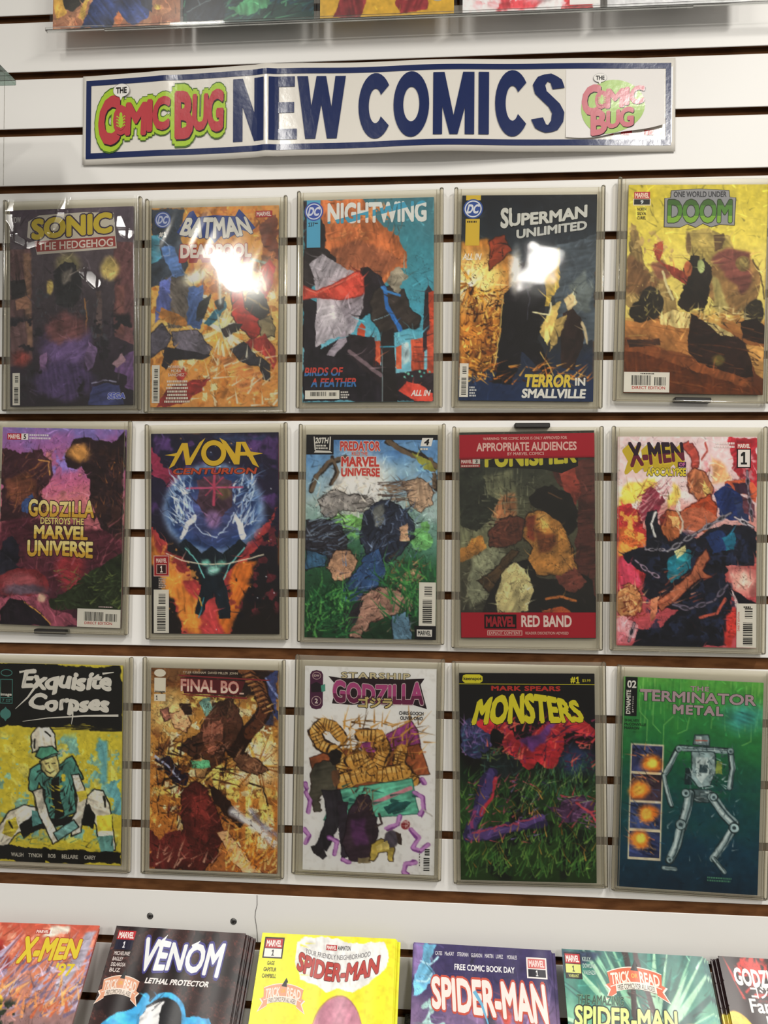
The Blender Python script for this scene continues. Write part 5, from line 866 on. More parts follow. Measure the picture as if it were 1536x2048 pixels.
def cover_n():                                # black top, night grass, red roots
    a = Art(34, [(0, '#0d0b0d'), (36, '#0e0d0f'), (50, '#16261a'), (62, '#223c1e'), (80, '#25401c'), (100, '#1c3214')])
    a.blotch('#101a12', 48, .3, (0, 44, 100, 100), 2).ell('#2c3a60', 86, 42, 12, 6, 1, soft=.8)
    a.strokes(['#3c7032', '#245024', '#5a8c3c', '#16301a', '#7aa04a'], 420, (0, 48, 100, 98), 75, 40, 11, .9, .85, .7).strokes(['#3c6a50', '#244a3a'], 80, (55, 40, 100, 60), 80, 35, 9, .8, .8, .6)
    pu, r = '#453a70', '#ab2a32'
    a.ell('#33355a', 12, 31, 12, 9.5, 1.4).strokes(['#6a5a9a', '#26304a', '#48708a', '#8a6aa0'], 60, (2, 23, 24, 40), 60, 80, 6, 1)
    a.poly(r, [(10, 23), (24, 21), (36, 24), (42, 31), (52, 33), (62, 26), (76, 21), (92, 22), (100, 26), (98, 30), (82, 28), (76, 31), (74, 38), (70, 44), (62, 45), (56, 42), (50, 46), (42, 44), (36, 38), (28, 30), (18, 28)], 1.4).strokes(['#d8464a', '#6a1a2e', '#8a2a50', '#e06a5a', '#3a1a34'], 170, (20, 22, 98, 45), 40, 60, 8, 1.2, .9, .7).poly('#59306a', [(44, 31), (56, 30), (66, 24), (72, 24), (60, 33), (52, 38)], 1.4, soft=1)
    a.poly('#1b2426', [(14, 38), (24, 40), (36, 38), (44, 44), (40, 50), (26, 52), (18, 48)], 1.4).ell('#0f0e12', 27, 31, 5.4, 4.2, .8).strokes(['#3a5a50', '#58683a', '#22383a'], 40, (14, 36, 44, 52), 40, 70, 7, 1)
    a.line('#2a2448', [(24, 48), (18, 58), (12, 70), (6, 79)], 9, 1.2).line(pu, [(24, 48), (18, 58), (12, 70), (6, 79)], 7, 1.2).line('#b03040', [(26, 50), (22, 60), (16, 68)], 3, 1.2).line('#8a3a6a', [(12, 66), (7, 78)], 2, 1).line('#2a2448', [(6, 79), (30, 76), (60, 71)], 8, 1.2).line('#55407a', [(6, 79), (30, 75.6), (60, 70.6)], 5.6, 1.2).line('#a0405a', [(8, 77), (30, 74), (56, 69.6)], 1.4, 1.2)
    a.strokes(['#7a68a4', '#a84a60', '#2c2444', '#c05060'], 90, (4, 50, 62, 82), 30, 60, 6, .9).poly('#4b3050', [(68, 66), (78, 59), (90, 58), (100, 62), (100, 68), (92, 66), (86, 72), (76, 72)], 1.3).strokes(['#c04050', '#7a507a', '#241a2c', '#8a6a90'], 60, (70, 58, 100, 74), 20, 60, 8, 1).line('#c04a56', [(86, 62), (96, 66), (100, 70)], 1.6)
    a.strokes(['#b07c30', '#c89a48', '#8a5a24'], 46, (2, 56, 98, 96), 100, 45, 9, .8, .9, .8).strokes(['#5a8c3c', '#7aa04a', '#3c7032'], 120, (0, 78, 100, 99), 70, 40, 10, .8).strokes(['#8fb878', '#b8c890'], 20, (40, 46, 100, 66), 50, 40, 8, .5)
    a.detail(260, 5)
    p = Print(); y_ = '#dcd22e'
    p.poly('publisher_badge', y_, [(3, 1.2), (5, .6), (15.4, .6), (17.6, 1.6), (17.6, 3.8), (15.6, 4.8), (4.4, 4.8), (2.4, 3.6)]); p.text('publisher_badge', 'keenspot', (3.4, 1.7, 16.8, 3.9), '#16140c', .03); p.rect('publisher_badge', y_, 0, 5.05, 100, 5.3)
    p.text('publisher_badge', '#', (82.4, 1.5, 86, 4.6), y_, .035); p.text('publisher_badge', '1', (86.4, 1.4, 89, 4.6), y_); p.text('publisher_badge', '$3.99', (91, 2.6, 97, 4), y_, .0)
    p.text(T_, 'MARK SPEARS', (24, 6, 75, 8.4), '#b8332c', .045, space=1.1)
    p.text(T_, 'MONSTERS', (8.5, 9.4, 93, 25.2), y_, .05, warp=lambda x, y: (.5 + (x - .5) * (1 - .14 * y) + .006 * np.sin(40 * y), y * (.80 + .20 * np.sin(math.pi * np.clip(x * 1.1, 0, 1))) + .12 * (1 - y) * x), outline=[('#1a180c', .02)])
    return a, p
def cover_o():                                # green circuit board, grey machine frame
    a = Art(35, [(0, '#58a244'), (10, '#3f8e3c'), (24, '#2a7a3c'), (42, '#1a5a3c'), (60, '#15484a'), (80, '#133a4e'), (100, '#10283a')])
    a.strokes(['#8cc466', '#6ab054', '#2f7a38'], 90, (12, 0, 100, 24), 90, 4, 20, .9, .45)
    for q in ([(12, 4), (12, 16), (18, 20), (18, 30)], [(22, 10), (22, 22), (28, 26)], [(88, 2), (88, 10), (94, 14)], [(84, 14), (92, 20), (92, 28), (86, 30)], [(60, 2), (60, 8)], [(36, 18), (30, 22), (30, 32)], [(74, 16), (82, 20), (84, 26)], [(98, 8), (96, 20)], [(14, 0), (14, 8)], [(48, 18), (46, 24), (40, 26)]): a.line('#8ccf6c', q, .7, .2, alpha=.6)
    a.ell('#3a8f8a', 86, 17, 14, 6, 1, soft=.9)
    for i in range(4):
        y0, y1 = 31.6 + i * 13.6, 31.6 + (i + 1) * 13.6
        a.poly('#d8cdb0', [(6.5, y0), (30.5, y0), (30.5, y1 + .8), (6.5, y1 + .8)], 0, tex=0)
    for i, (x, y, c) in enumerate(((22, 8, '#2e3458'), (13, 8, '#3a2c38'), (20, 5, '#33406a'), (16, 4, '#2f3a66'))):
        y0 = 32.4 + i * 13.6
        a.poly(c, [(7.5, y0), (29.5, y0), (29.5, y0 + 12.4), (7.5, y0 + 12.4)], 0, tex=.2).strokes(['#7a6a58', '#15161f', '#c87a5a', '#4a5a8a'], 22, (9, y0 + 1, 28, y0 + 11), 150, 30, 7, 1, .8).ell('#e07a2c', x, y0 + y, 6.5, 4.2, .9, soft=.4).ell('#f6c04c', x, y0 + y, 3.6, 2.4, .7, soft=.4)
        a.strokes(['#f0a850'], 8, (max(9, x - 7), y0 + 1.4, min(28, x + 7), y0 + 10.6), 90, 180, 4, .7)
    s, d, l = '#8ea4a8', '#2f4248', '#c2d2d4'
    def bar(q, w):
        a.line('#1c2c30', q, w + 1.2, .3).line(s, q, w, .3).line(l, [(x - w * .16, y - .2) for x, y in q], w * .28, .3).line(d, [(x + w * .3, y) for x, y in q], w * .2, .3)
    bar([(42, 32.6), (78, 33)], 3.2); bar([(41, 33), (36, 40), (31, 46)], 3); bar([(31, 46), (34, 54), (37, 60)], 2.6); bar([(78, 33), (80, 41), (78, 50)], 3)
    a.poly('#6f858a', [(52, 26), (62, 26), (63, 31), (51, 31)], .3, ol='#1c2c30').poly(l, [(53, 27), (57, 27), (57, 30), (53, 30)], .3).line('#a8483c', [(53, 28.6), (61, 28.6)], .8, .1)
    a.poly(s, [(50, 34), (66, 34), (68, 42), (64, 50), (56, 51), (50, 46)], .5, ol='#1c2c30').poly(l, [(54, 36), (62, 36), (63, 44), (58, 49), (54, 46)], .5).poly(d, [(56, 40), (62, 40), (62, 44), (56, 44)], .3).poly('#16262a', [(46, 42), (50, 42), (51, 50), (46, 50)], .4).poly('#8a9a48', [(68, 38), (72, 38), (72, 44), (68, 44)], .5).strokes([d, l, '#54686e', '#1c2c30'], 90, (44, 32, 80, 54), 90, 80, 4, .8)
    a.poly('#5c7176', [(50, 52), (66, 52), (64, 58), (54, 58)], .5, ol='#1c2c30').strokes([l, d], 16, (50, 51, 66, 58), 0, 20, 5, .7)
    bar([(50, 54), (48, 62), (45, 70)], 6); bar([(44, 70), (41, 80), (37, 86)], 5.4); bar([(66, 55), (74, 62), (82, 67)], 6); bar([(82, 68), (76, 76), (68, 84)], 5)
    for x, y, q in ((47, 54, 3.6), (67, 55, 3.4), (44, 69, 4.4), (82, 69, 4.2), (41, 33, 2.8), (78, 33, 2.8), (37, 86, 3)): a.ell('#1c2c30', x, y, q, q * AR, .2).ell(s, x, y, q * .82, q * .82 * AR, .2).ell(d, x, y, q * .4, q * .4 * AR, .1)
    bar([(33, 90), (41, 90.4)], 2.4); bar([(68, 84), (76, 90)], 2.4); a.strokes([l, d, '#54686e'], 60, (34, 54, 84, 88), 70, 60, 4, .7, .7)
    a.detail(90, 4)
    p = Print()
    p.rect('publisher_badge', '#111214', 1.2, 0, 10, 18.6); p.text('publisher_badge', '02', (2.6, 1.6, 9.2, 5.2), '#ece8e4', .03); p.text('publisher_badge', 'DYNAMITE', (2.2, 6.2, 5.4, 17.6), '#e6e2dc', .035, rot=90); p.greek('publisher_badge', '#a8a4a0', 6.6, 9, 8, 17, 8)
    c = '#b69aa4'; o = [('#1f3a2c', .03)]
    p.text(T_, 'THE', (48, 3, 61.4, 5.2), c, .03, outline=o, space=1.15); p.text(T_, 'TERMINATOR', (12, 5.8, 95, 11), c, .03, outline=o); p.rect(T_, c, 12, 5.4, 26, 6.0); p.text(T_, 'METAL', (36, 12, 72, 16.6), c, .05, outline=o, space=1.2)
    for i, t in enumerate(('SHALVEY', 'McCONVILLE', 'MARRON')): p.text(C_, t, (1.4, 20 + i * 1.8, (12, 17, 12)[i], 21.3 + i * 1.8), '#14281c', .02)
    p.greek(K_, '#4f8a72', 64, 92.4, 82, 95, 2)
    return a, p
# ------------------------------------------------------------------ covers in the slanted rack (their upper part shows)
def cover_p():                                # red and lilac, yellow title
    a = Art(41, [(0, '#b8503e'), (14, '#c46a50'), (26, '#b87a68'), (40, '#8a6a6a'), (60, '#5a3c34'), (100, '#3a2824')])
    a.blotch('#d89078', 22, .6, (0, 0, 100, 30), 2, .8).poly('#8f2f2a', [(0, 4), (30, 8), (44, 20), (20, 26), (0, 22)], 2, soft=2).strokes(['#9488a8', '#b4aac4', '#6a5c78', '#c87a58'], 150, (20, 14, 100, 40), 50, 30, 16, 2.2, .85).poly('#a8a0b0', [(92, 4), (98, 2), (94, 20), (82, 32), (80, 26)], 1, soft=1).poly('#e8dccc', [(62, 1), (76, 0), (78, 3), (66, 6), (58, 6)], 1, soft=1).poly('#d8a63c', [(6, 14), (24, 10), (30, 13), (12, 20)], 1.2).strokes(['#d89058', '#c0603c', '#e8b06a'], 70, (0, 24, 100, 40), 70, 50, 10, 2).ell('#c8a23c', 40, 34, 6, 4, 1.4).blotch('#2a3226', 22, .7, (0, 32, 60, 48)).ink(reg=(0, 12, 100, 50), alpha=.5)
    a.detail(260, 8)
    p = Print(); y_ = '#e0c83a'
    p.text(T_, 'X-MEN', (45, 5.4, 90, 17.6), y_, .05, shear=.05, warp=lambda x, y: (x, y * (1 - .30 * x) + .26 * x - .04), outline=[('#b0502e', .03)]); p.text(T_, "'97", (76, 17, 90, 22.6), y_, .03)
    p.marvel(52, 2.6, 63, 4.6, '#f0d8d0', '#b8483e'); p.text('publisher_badge', 'ANIMATION', (64, 2.8, 77, 4.4), '#e8d0c4', .02)
    return a, p
def cover_q():                                # dark red-black, white title, blue arch
    a = Art(42, [(0, '#33201f'), (100, '#2c1c1c')])
    a.ink('#7c3c34', 22, .10, None, .7).ink('#8a4a40', 10, .06, None, .5).blotch('#1d1214', 48, .5)
    a.line('#3f9fd6', [(18, 50), (22, 40), (33, 34), (36, 30)], 6, .5).poly('#3f9fd6', [(0, 46), (16, 37), (30, 34), (36, 40), (20, 60), (0, 60)], .6).poly('#3f9fd6', [(66, 36), (84, 36), (100, 46), (100, 60), (70, 60)], .6).ell('#3f9fd6', 51, 39, 17.5, 12, .3).ell('#17161a', 51, 40, 15.4, 11, .4).poly('#e6e6e8', [(36, 38), (40, 33), (50, 30.5), (48, 36), (52, 50), (38, 52)], .7).strokes(['#17161a'], 6, (38, 31, 48, 38), 40, 20, 8, 1)
    a.detail(120, 6)
    p = Print()
    p.marvel(3, 2, 16.5, 6); p.rect('publisher_badge', '#1b1a30', 3, 6, 16.5, 10.4); p.text('publisher_badge', '1', (9, 6.8, 10.8, 9.6), '#e8e8ee', .03)
    for i, (t, w) in enumerate((('MICHELINIE', 12), ('BAGLEY', 8), ('DELAROSA', 11), ('BUZ', 8))): p.text(C_, t, (4.2, 11.2 + 2.4 * i, 4.2 + w, 12.9 + 2.4 * i), '#d8ccc8', .02)
    p.text(T_, 'VENOM', (25, 6.4, 86, 17.8), '#eceef0', .035, shear=.06, warp=lambda x, y: (x, y + .22 * (y - .5) * np.abs(2 * x - 1) * 1.6 - .06 * (x - .5)), outline=[('#4a468a', .06)])
    p.poly(T_, '#eceef0', [(35, 7), (41.5, 2.6), (38, 9)]).poly(T_, '#eceef0', [(61, 6.6), (67, 4.4), (63.4, 9)])
    p.text(T_, 'LETHAL PROTECTOR', (33, 21.6, 80, 24), '#ece6e4', .04, shear=.2); p.ribbon(1, 19.6, 30, 31, True)
    return a, p
def cover_r():                                # bright yellow, white cloud, rose disc
    a = Art(43, [(0, '#e6dc2c'), (100, '#e4d92a')])
    a.poly('#dcdbd8', [(28, 4), (33, 1.6), (60, 2), (92, 2.4), (95, 8), (93, 13), (88, 16), (80, 20), (70, 24), (60, 22.6), (50, 23.6), (40, 20), (31, 18), (28, 12)], .9, tex=.04).strokes(['#dcdbd8', '#e6dc2c'], 26, (28, 1, 34, 18), 10, 30, 5, .9)
    a.ell('#b57a8c', 62, 44, 18.5, 19, .2, tex=.05).ell('#8c5468', 62, 44, 18.5, 19, .2, 0, ring=.025)
    p = Print()
    p.rect('publisher_badge', '#2a1c20', 2.6, 1.8, 17.4, 11); p.marvel(3.6, 2.5, 16.4, 6.5); p.rect('publisher_badge', '#ece8e2', 3.6, 6.8, 16.4, 10.4); p.text('publisher_badge', '1', (9, 7.3, 11, 9.9), '#17151a', .04)
    for i, (t, w) in enumerate((('GAGE', 5.4), ('GAPSTUR', 9.4), ('CAMPBELL', 10.4))): p.text(C_, t, (9.6 - w / 2, 12.2 + 2.7 * i, 9.6 + w / 2, 13.9 + 2.7 * i), '#2a2612', .02)
    p.marvel(49, 4, 57, 6.4); p.text('publisher_badge', 'ANIMATION', (57.6, 4.2, 67, 6.2), '#2a2628', .02)
    sm = lambda k: (lambda x, y: (x, y + k * (2 * x - 1) ** 2 - k * .6))
    p.text(K_, 'YOUR FRIENDLY NEIGHBORHOOD', (34, 6.8, 82, 8.9), '#6a666c', .0, warp=sm(1.1))
    p.text(T_, 'SPIDER-MAN', (29, 9.2, 88.5, 18), '#b8423c', .045, shear=.08, warp=lambda x, y: (x, y * .9 + .5 * (2 * x - 1) ** 2 - .18), outline=[('#4a2024', .02)]); p.ribbon(6, 19.6, 37, 30.6, True)
    return a, p
def cover_s():                                # dusky purple, white-red title
    a = Art(44, [(0, '#383058'), (10, '#322a52'), (24, '#5a4a70'), (40, '#7c6488'), (100, '#3c3050')])
    a.poly('#6d5a86', [(0, 0), (16, 0), (10, 12), (0, 16)], 1.5, soft=1).poly('#6fb4d8', [(10, 0), (18, 0), (13, 9), (17, 12), (14, 16), (4, 22), (0, 24), (2, 14), (8, 8)], 1.4).line('#a8d4e8', [(6, 8), (12, 10), (18, 6)], 1.2).line('#a8d4e8', [(3, 16), (10, 16), (14, 13)], 1.2).line('#9fc4c0', [(8, 26), (12, 24), (14, 28), (9, 33), (18, 34), (22, 33)], 3, .8).blotch('#8a6c94', 48, .2, (20, 22, 90, 50), 2, .7).poly('#c05048', [(60, 24), (68, 20), (70, 28), (64, 34)], 1.4, soft=1).poly('#b85a54', [(82, 32), (90, 32), (88, 44), (84, 44)], 1.2, soft=1).poly('#4a4658', [(50, 26), (60, 26), (62, 36), (54, 40)], 1.6, soft=1).ink('#221c34', 22, .06, (0, 0, 100, 60), .4)
    a.detail(220, 9)
    p = Print()
    for t, u0, u1 in (('CATES', 16, 21), ('MacKAY', 23, 29.6), ('STEGMAN', 32, 40), ('GLEASON', 42, 50), ('MARTIN', 52, 58), ('LOPEZ', 60, 65), ('MORALES', 68, 75)): p.text(C_, t, (u0, 3.2, u1, 4.9), '#d8d4dc', .015)
    p.text(K_, 'FREE COMIC BOOK DAY', (30, 8.2, 73, 10.8), '#e8e6ea', .025)
    p.text(T_, 'SPIDER-MAN', (14, 14.4, 94, 27.6), '#f0e2dc', .04, shear=-.06, warp=lambda x, y: (x, y * (1 + .26 * x) - .30 * x + .04), outline=[('#c4503f', .05)])
    p.stroke(T_, '#6fb0d4', [(44, 19), (49, 24), (53, 31), (55, 36)], 2.6, .3)
    p.rect('publisher_badge', '#ece4e2', 81.6, 3.6, 96, 12.4); p.marvel(82.6, 4.2, 95, 8.2, '#f0d8d4', '#cc6a66'); p.rect('publisher_badge', '#2a2832', 82.6, 8.6, 95, 11.8); p.text('publisher_badge', '1', (88, 9, 89.6, 11.4), '#e8e6e6', .03)
    return a, p
def cover_t():                                # green-teal rays
    a = Art(45, [(0, '#2f6a62'), (15, '#3a8070'), (30, '#68a888'), (45, '#5a9c80'), (100, '#26504a')])
    a.rays(['#8cc4a0', '#235850', '#4a9484', '#1f4c4a', '#b4dcb8'], 55, 40, 90, 6, 74, 7).poly('#26344c', [(0, 0), (30, 0), (10, 8), (0, 10)], 1.5, soft=2)
    a.line('#3a2c2c', [(45, 0), (48, 14), (46, 26), (48, 40)], 4, .4).line('#4a3638', [(52, 0), (56, 14), (60, 28), (64, 40)], 3.6, .4).strokes(['#7a5a54', '#241a1c'], 60, (44, 12, 62, 40), 150, 25, 4, .8)
    a.ell('#e6ca74', 84, 42, 18.5, 14.5, .3).ell('#d99e34', 84, 42, 17, 13.2, .3).ell('#7a2a24', 84, 42, 12, 9.4, .3).poly('#241a1c', [(78, 42), (84, 34), (88, 40), (84, 46)], .8).dots(['#5a3a14'], 10, (68, 31, 98, 34), .9)
    a.detail(160, 8)
    p = Print()
    p.rect('publisher_badge', '#16171c', 1.2, 1.4, 13, 12.4); p.marvel(1.8, 2, 12.4, 6); p.rect('publisher_badge', '#d8dc7c', 1.8, 6.3, 12.4, 10); p.text('publisher_badge', '1', (6.4, 6.9, 8, 9.4), '#16171c', .04); p.text('publisher_badge', 'VARIANT', (3.4, 10.5, 10.8, 11.8), '#d8dc7c', .01)
    for i, (t, w) in enumerate((('KELLY', 6), ('DOWLING', 8.6), ('VALENZA', 8.6))): p.text(C_, t, (14, 3 + 2.8 * i, 14 + w, 4.8 + 2.8 * i), '#b8ccc4', .02)
    p.ribbon(29, 4, 70, 17.4); p.text(K_, 'THE AMAZING', (7.6, 18.6, 39.6, 22.4), '#2c4a3c', .02, shear=.15, outline=[('#7ab08c', .03)])
    p.text(T_, 'SPIDER-MAN', (5, 23, 74, 31.4), '#dcec8c', .035, shear=.12, outline=[('#14201c', .05)], shadow=('#14201c', -.8, .8, 3))
    return a, p
def cover_u():                                # dark red with white lettering and yellow disc
    a = Art(46, [(0, '#281518'), (30, '#2a1414'), (100, '#3a1612')])
    a.blotch('#c03028', 22, .3, (8, 0, 70, 18), 6).strokes(['#c8342c'], 26, (8, 0, 60, 18), 50, 70, 12, 2.4).blotch('#a83022', 48, .6, (20, 26, 100, 60), 3)
    a.ell('#e2bb3c', 3, 33, 12.5, 11, .3, tex=.06).ink('#120a0a', 22, .06, None, .5)
    p = Print(); w = '#e8e4e0'
    p.text(T_, 'GODZILLA', (8, 4, 45, 12), w, .05, warp=lambda x, y: (x, y * .92 + .08 * np.abs(2 * x - 1) - .04)); p.text(T_, 'ゴジラ', (17, 11.2, 35, 16.6), w, .03)
    p.text(T_, 'Fantastic', (14.5, 16.8, 53, 22.4), w, .025); p.text(T_, 'Four', (23.5, 23.4, 44, 28.4), w, .025)
    return a, p
# ------------------------------------------------------------------ covers on the top ledge (only the feet show)
def cover_v():
    a = Art(51, [(0, '#8a5a3c'), (80, '#a06a48'), (92, '#a8785a'), (100, '#9a6246')])
    a.blotch('#c08c68', 22, .5).poly('#2c281f', [(6, 70), (34, 70), (30, 84), (18, 92), (8, 90)], 1.4).poly('#2e3f70', [(40, 60), (78, 60), (76, 84), (74, 97), (62, 100), (50, 92), (46, 100), (22, 100), (28, 90)], 1.2, tex=.2).poly('#232a40', [(64, 70), (80, 70), (80, 94), (72, 90)], 1.2).poly('#c8a04c', [(0, 84), (8, 82), (10, 92), (2, 95)], 1).poly('#d8b458', [(26, 86), (30, 84), (24, 96), (20, 94)], .8).ell('#d8b458', 82, 91, 3, 1.4).poly('#b87448', [(48, 96), (52, 92), (56, 97), (52, 100)], .8).ink(reg=(0, 60, 100, 100), alpha=.5)
    a.detail(200, 7)
    return a, Print()
def cover_w():
    a = Art(52, [(0, '#1c3038'), (85, '#20333a'), (100, '#264640')])
    a.strokes(['#3a7a60', '#1a2a30', '#2c5a58', '#5aa078', '#244a5a'], 200, (0, 70, 100, 100), 40, 40, 14, 1.4).poly('#57a072', [(36, 92), (46, 90), (58, 85), (70, 84), (66, 92), (56, 96), (44, 96)], 1.4).poly('#1d2630', [(0, 84), (30, 84), (34, 98), (0, 100)], 1.6, soft=1).line('#8aa0a0', [(2, 94), (28, 86)], .5)
    a.detail(200, 8)
    return a, Print()
def cover_x():
    a = Art(53, [(0, '#c89a30'), (100, '#c8a238')])
    a.poly('#7d2c30', [(18, 70), (44, 70), (36, 90), (30, 100), (10, 100), (14, 90)], .8, tex=.15).poly('#7d2c30', [(54, 70), (78, 70), (80, 97), (60, 99), (58, 94)], .8, tex=.15).ell('#c89060', 30, 88, 6, 3, .8).ell('#c89a78', 64, 88, 7, 4, .8)
    a.detail(80, 7)
    p = Print(); p.disc('publisher_badge', '#b8b0a0', 88, 90, 6, 3.6); p.ring('publisher_badge', '#6a6458', 88, 90, 4.4, 2.6, .8)
    return a, p
def cover_y():
    a = Art(54, [(0, '#e0d4d4'), (100, '#e4dcdc')])
    a.poly('#cc5058', [(28, 100), (34, 88), (40, 80), (60, 80), (54, 90), (60, 96), (50, 99)], 1.6, soft=1).ell('#f2eaea', 60, 92, 14, 5, 1.5, soft=.6).poly('#c84c50', [(74, 86), (96, 84), (96, 100), (72, 100)], 1.4).blotch('#e8b4b8', 22, .7, (8, 70, 80, 100))
    a.detail(80, 8)
    p = Print(); p.rect('barcode', '#eceae8', 78, 84, 99.5, 98); p.barcode(79, 84.4, 99, 96, False, box=False, seed=54)
    return a, p
def cover_z():
    a = Art(55, [(0, '#d6d6d8'), (100, '#d2d2d4')])
    return a, Print()
# ------------------------------------------------------------------ comics
CW, CH, CT = 0.1683, 0.2600, 0.0020
def plain(u, v): return 0.0
def make_comic(maker, loc, rot, label, group, ripple=plain, T=CT, ink=None):
    ink = ink or M_INK; cut = 2.5 if ripple is not plain else None
    art, pr = maker()
    root = empty('comic_book', loc, label, 'comic book', group, rot)
    def surf(u, v, h=0.0): return ((u / 100 - .5) * CW, -T - ripple(u, v) - h, (1 - v / 100) * CH)
    V = [surf(j * 100 / GW, i * 100 / GH) for i in range(GH + 1) for j in range(GW + 1)]
    w1 = GW + 1
    F = [(i * w1 + j, (i + 1) * w1 + j, (i + 1) * w1 + j + 1, i * w1 + j + 1) for i in range(GH) for j in range(GW)]
    cols = art.colors().reshape(-1, 3)
    C = np.ones((len(V), 4), np.float32); C[:, :3] = cols
    # the fold along the spine and the back cover
    n0 = len(V); bx, bz = 28, 10; flat = cols.reshape(GH + 1, w1, 3); BC = []
    for i in range(bz + 1):
        for j in range(bx + 1):
            x, y, z = surf(j * 100 / bx, i * 100 / bz); V.append((x, y + T - .00005, z)); BC.append(flat[i * GH // bz, 0])
    for i in range(bz):
        for j in range(bx):
            q = n0 + i * (bx + 1) + j; F.append((q, q + 1, q + bx + 2, q + bx + 1))
        r0, r1 = i * GH // bz, (i + 1) * GH // bz
        F.append((r0 * w1, n0 + i * (bx + 1), n0 + (i + 1) * (bx + 1), r1 * w1))
    C = np.concatenate([C, np.ones((len(BC), 4), np.float32)]); C[n0:, :3] = np.array(BC)
    me = mesh('cover', V, F, True)
    at = me.color_attributes.new('ink', 'FLOAT_COLOR', 'POINT'); at.data.foreach_set('color', C.ravel())
    cover = link('cover', me, ink, root)
    # the folded sheets inside, a hair shorter than the cover
    PV, PF = [], []; n = 28; m = 8; st = n + 1
    for side in (0.00012, T - .0002):
        for i in range(m + 1):
            for j in range(n + 1):
                x, y, z = surf(0.3 + 99.4 * j / n, 0.12 + 99.76 * i / m); PV.append((x, y + side, z))
    o2 = (m + 1) * st
    for i in range(m):
        for j in range(n):
            q = i * st + j; PF += [(q, q + st, q + st + 1, q + 1), (o2 + q, o2 + q + 1, o2 + q + st + 1, o2 + q + st)]
        a0, a1 = i * st, (i + 1) * st; PF += [(a0, o2 + a0, o2 + a1, a1), (a0 + n, a1 + n, o2 + a1 + n, o2 + a0 + n)]
    for j in range(n):
        PF += [(j, j + 1, o2 + j + 1, o2 + j), (m * st + j, o2 + m * st + j, o2 + m * st + j + 1, m * st + j + 1)]
    link('pages', mesh('pages', PV, PF), M_PAGE, root)
    pr.build(surf, cover, ink, cut=cut)
    return root, surf
def at_wall(x, z, a, y, H=CH):
    """location and rotation of a thing centred at (x, z) mm on the wall, turned by a"""
    return (x / 1000 + math.sin(a) * H / 2, y, Z0 + z / 1000 - math.cos(a) * H / 2), (0, -a, 0)
G_HANG = 'comics in the clear sleeves on the wall'
HANG = [
    (cover_a, -449.2, 144.6, .013, 'dark dusk-street comic with yellow title on red strip, under the strongest glare'),
    (cover_b, -258.0, 142.4, .0025, 'ochre blast comic with white title on a blue winged banner'),
    (cover_c, -58.0, 148.2, .0044, 'teal-sky comic with orange cloud and red band across pale grey shape'),
    (cover_d, 143.7, 148.5, -.0141, 'near-black comic with golden glow and grey slanted title'),
    (cover_e, 350.0, 156.6, -.021, 'yellow desert comic with green title on a grey plate'),
    (cover_f, -460.0, -145.4, -.0197, 'pink-purple sky comic with gold four-line title at its middle'),
    (cover_g, -254.8, -151.6, .0122, 'nebula comic with a blue orb over orange smoke'),
    (cover_h, -51.9, -153.9, -.0021, 'jungle comic with red title on a pale blue sky'),
    (cover_i, 145.4, -149.9, .016, 'olive and brown comic sealed in a bag with two red bands'),
    (cover_j, 340.5, -156.5, -.002, 'pink and red comic crossed by grey chains'),
    (cover_k, -459.5, -455.3, 0, 'black and yellow comic with white brush lettering and seated person in cap'),
    (cover_l, -253.0, -457.3, 0, 'fiery orange-brown comic with a coiled dark tail at the top'),
    (cover_m, -51.5, -450.8, -.0042, 'white comic with gold coils and a magenta title'),
    (cover_n, 147.5, -453.8, .0159, 'black and grass-green comic with jagged yellow title and red roots'),
    (cover_o, 346.5, -457.1, -.0247, 'green to navy comic with a grey machine frame and four small panels'),
]
hung = []
for mk, x, z, a, lab in HANG:
    loc, rot = at_wall(x, z, a, -0.0066)
    hung.append(make_comic(mk, loc, rot, lab, G_HANG))
# the sealed bag of the red-banded comic
root, surf = hung[8]
V, F = [], []; nx, nz = 16, 24
for i in range(nz + 1):
    for j in range(nx + 1):
        u, v = -0.3 + 100.6 * j / nx, -1.0 + 101.0 * i / nz
        top = max(0.0, -v) / 3.0
        x_, y_, z_ = surf(u, v); V.append((x_, y_ - 0.0009 + 0.0004 * math.sin(j * 2.3) * top + .0004 * top, z_))
F = [(i * (nx + 1) + j, (i + 1) * (nx + 1) + j, (i + 1) * (nx + 1) + j + 1, i * (nx + 1) + j + 1) for i in range(nz) for j in range(nx)]
bag = link('sealed_bag', mesh('sealed_bag', V, F, True), M_BAG, root)
bag_print().build(lambda u, v, h=0.0: tuple(np.array(surf(u, v, h + .00095))), bag, M_INK)
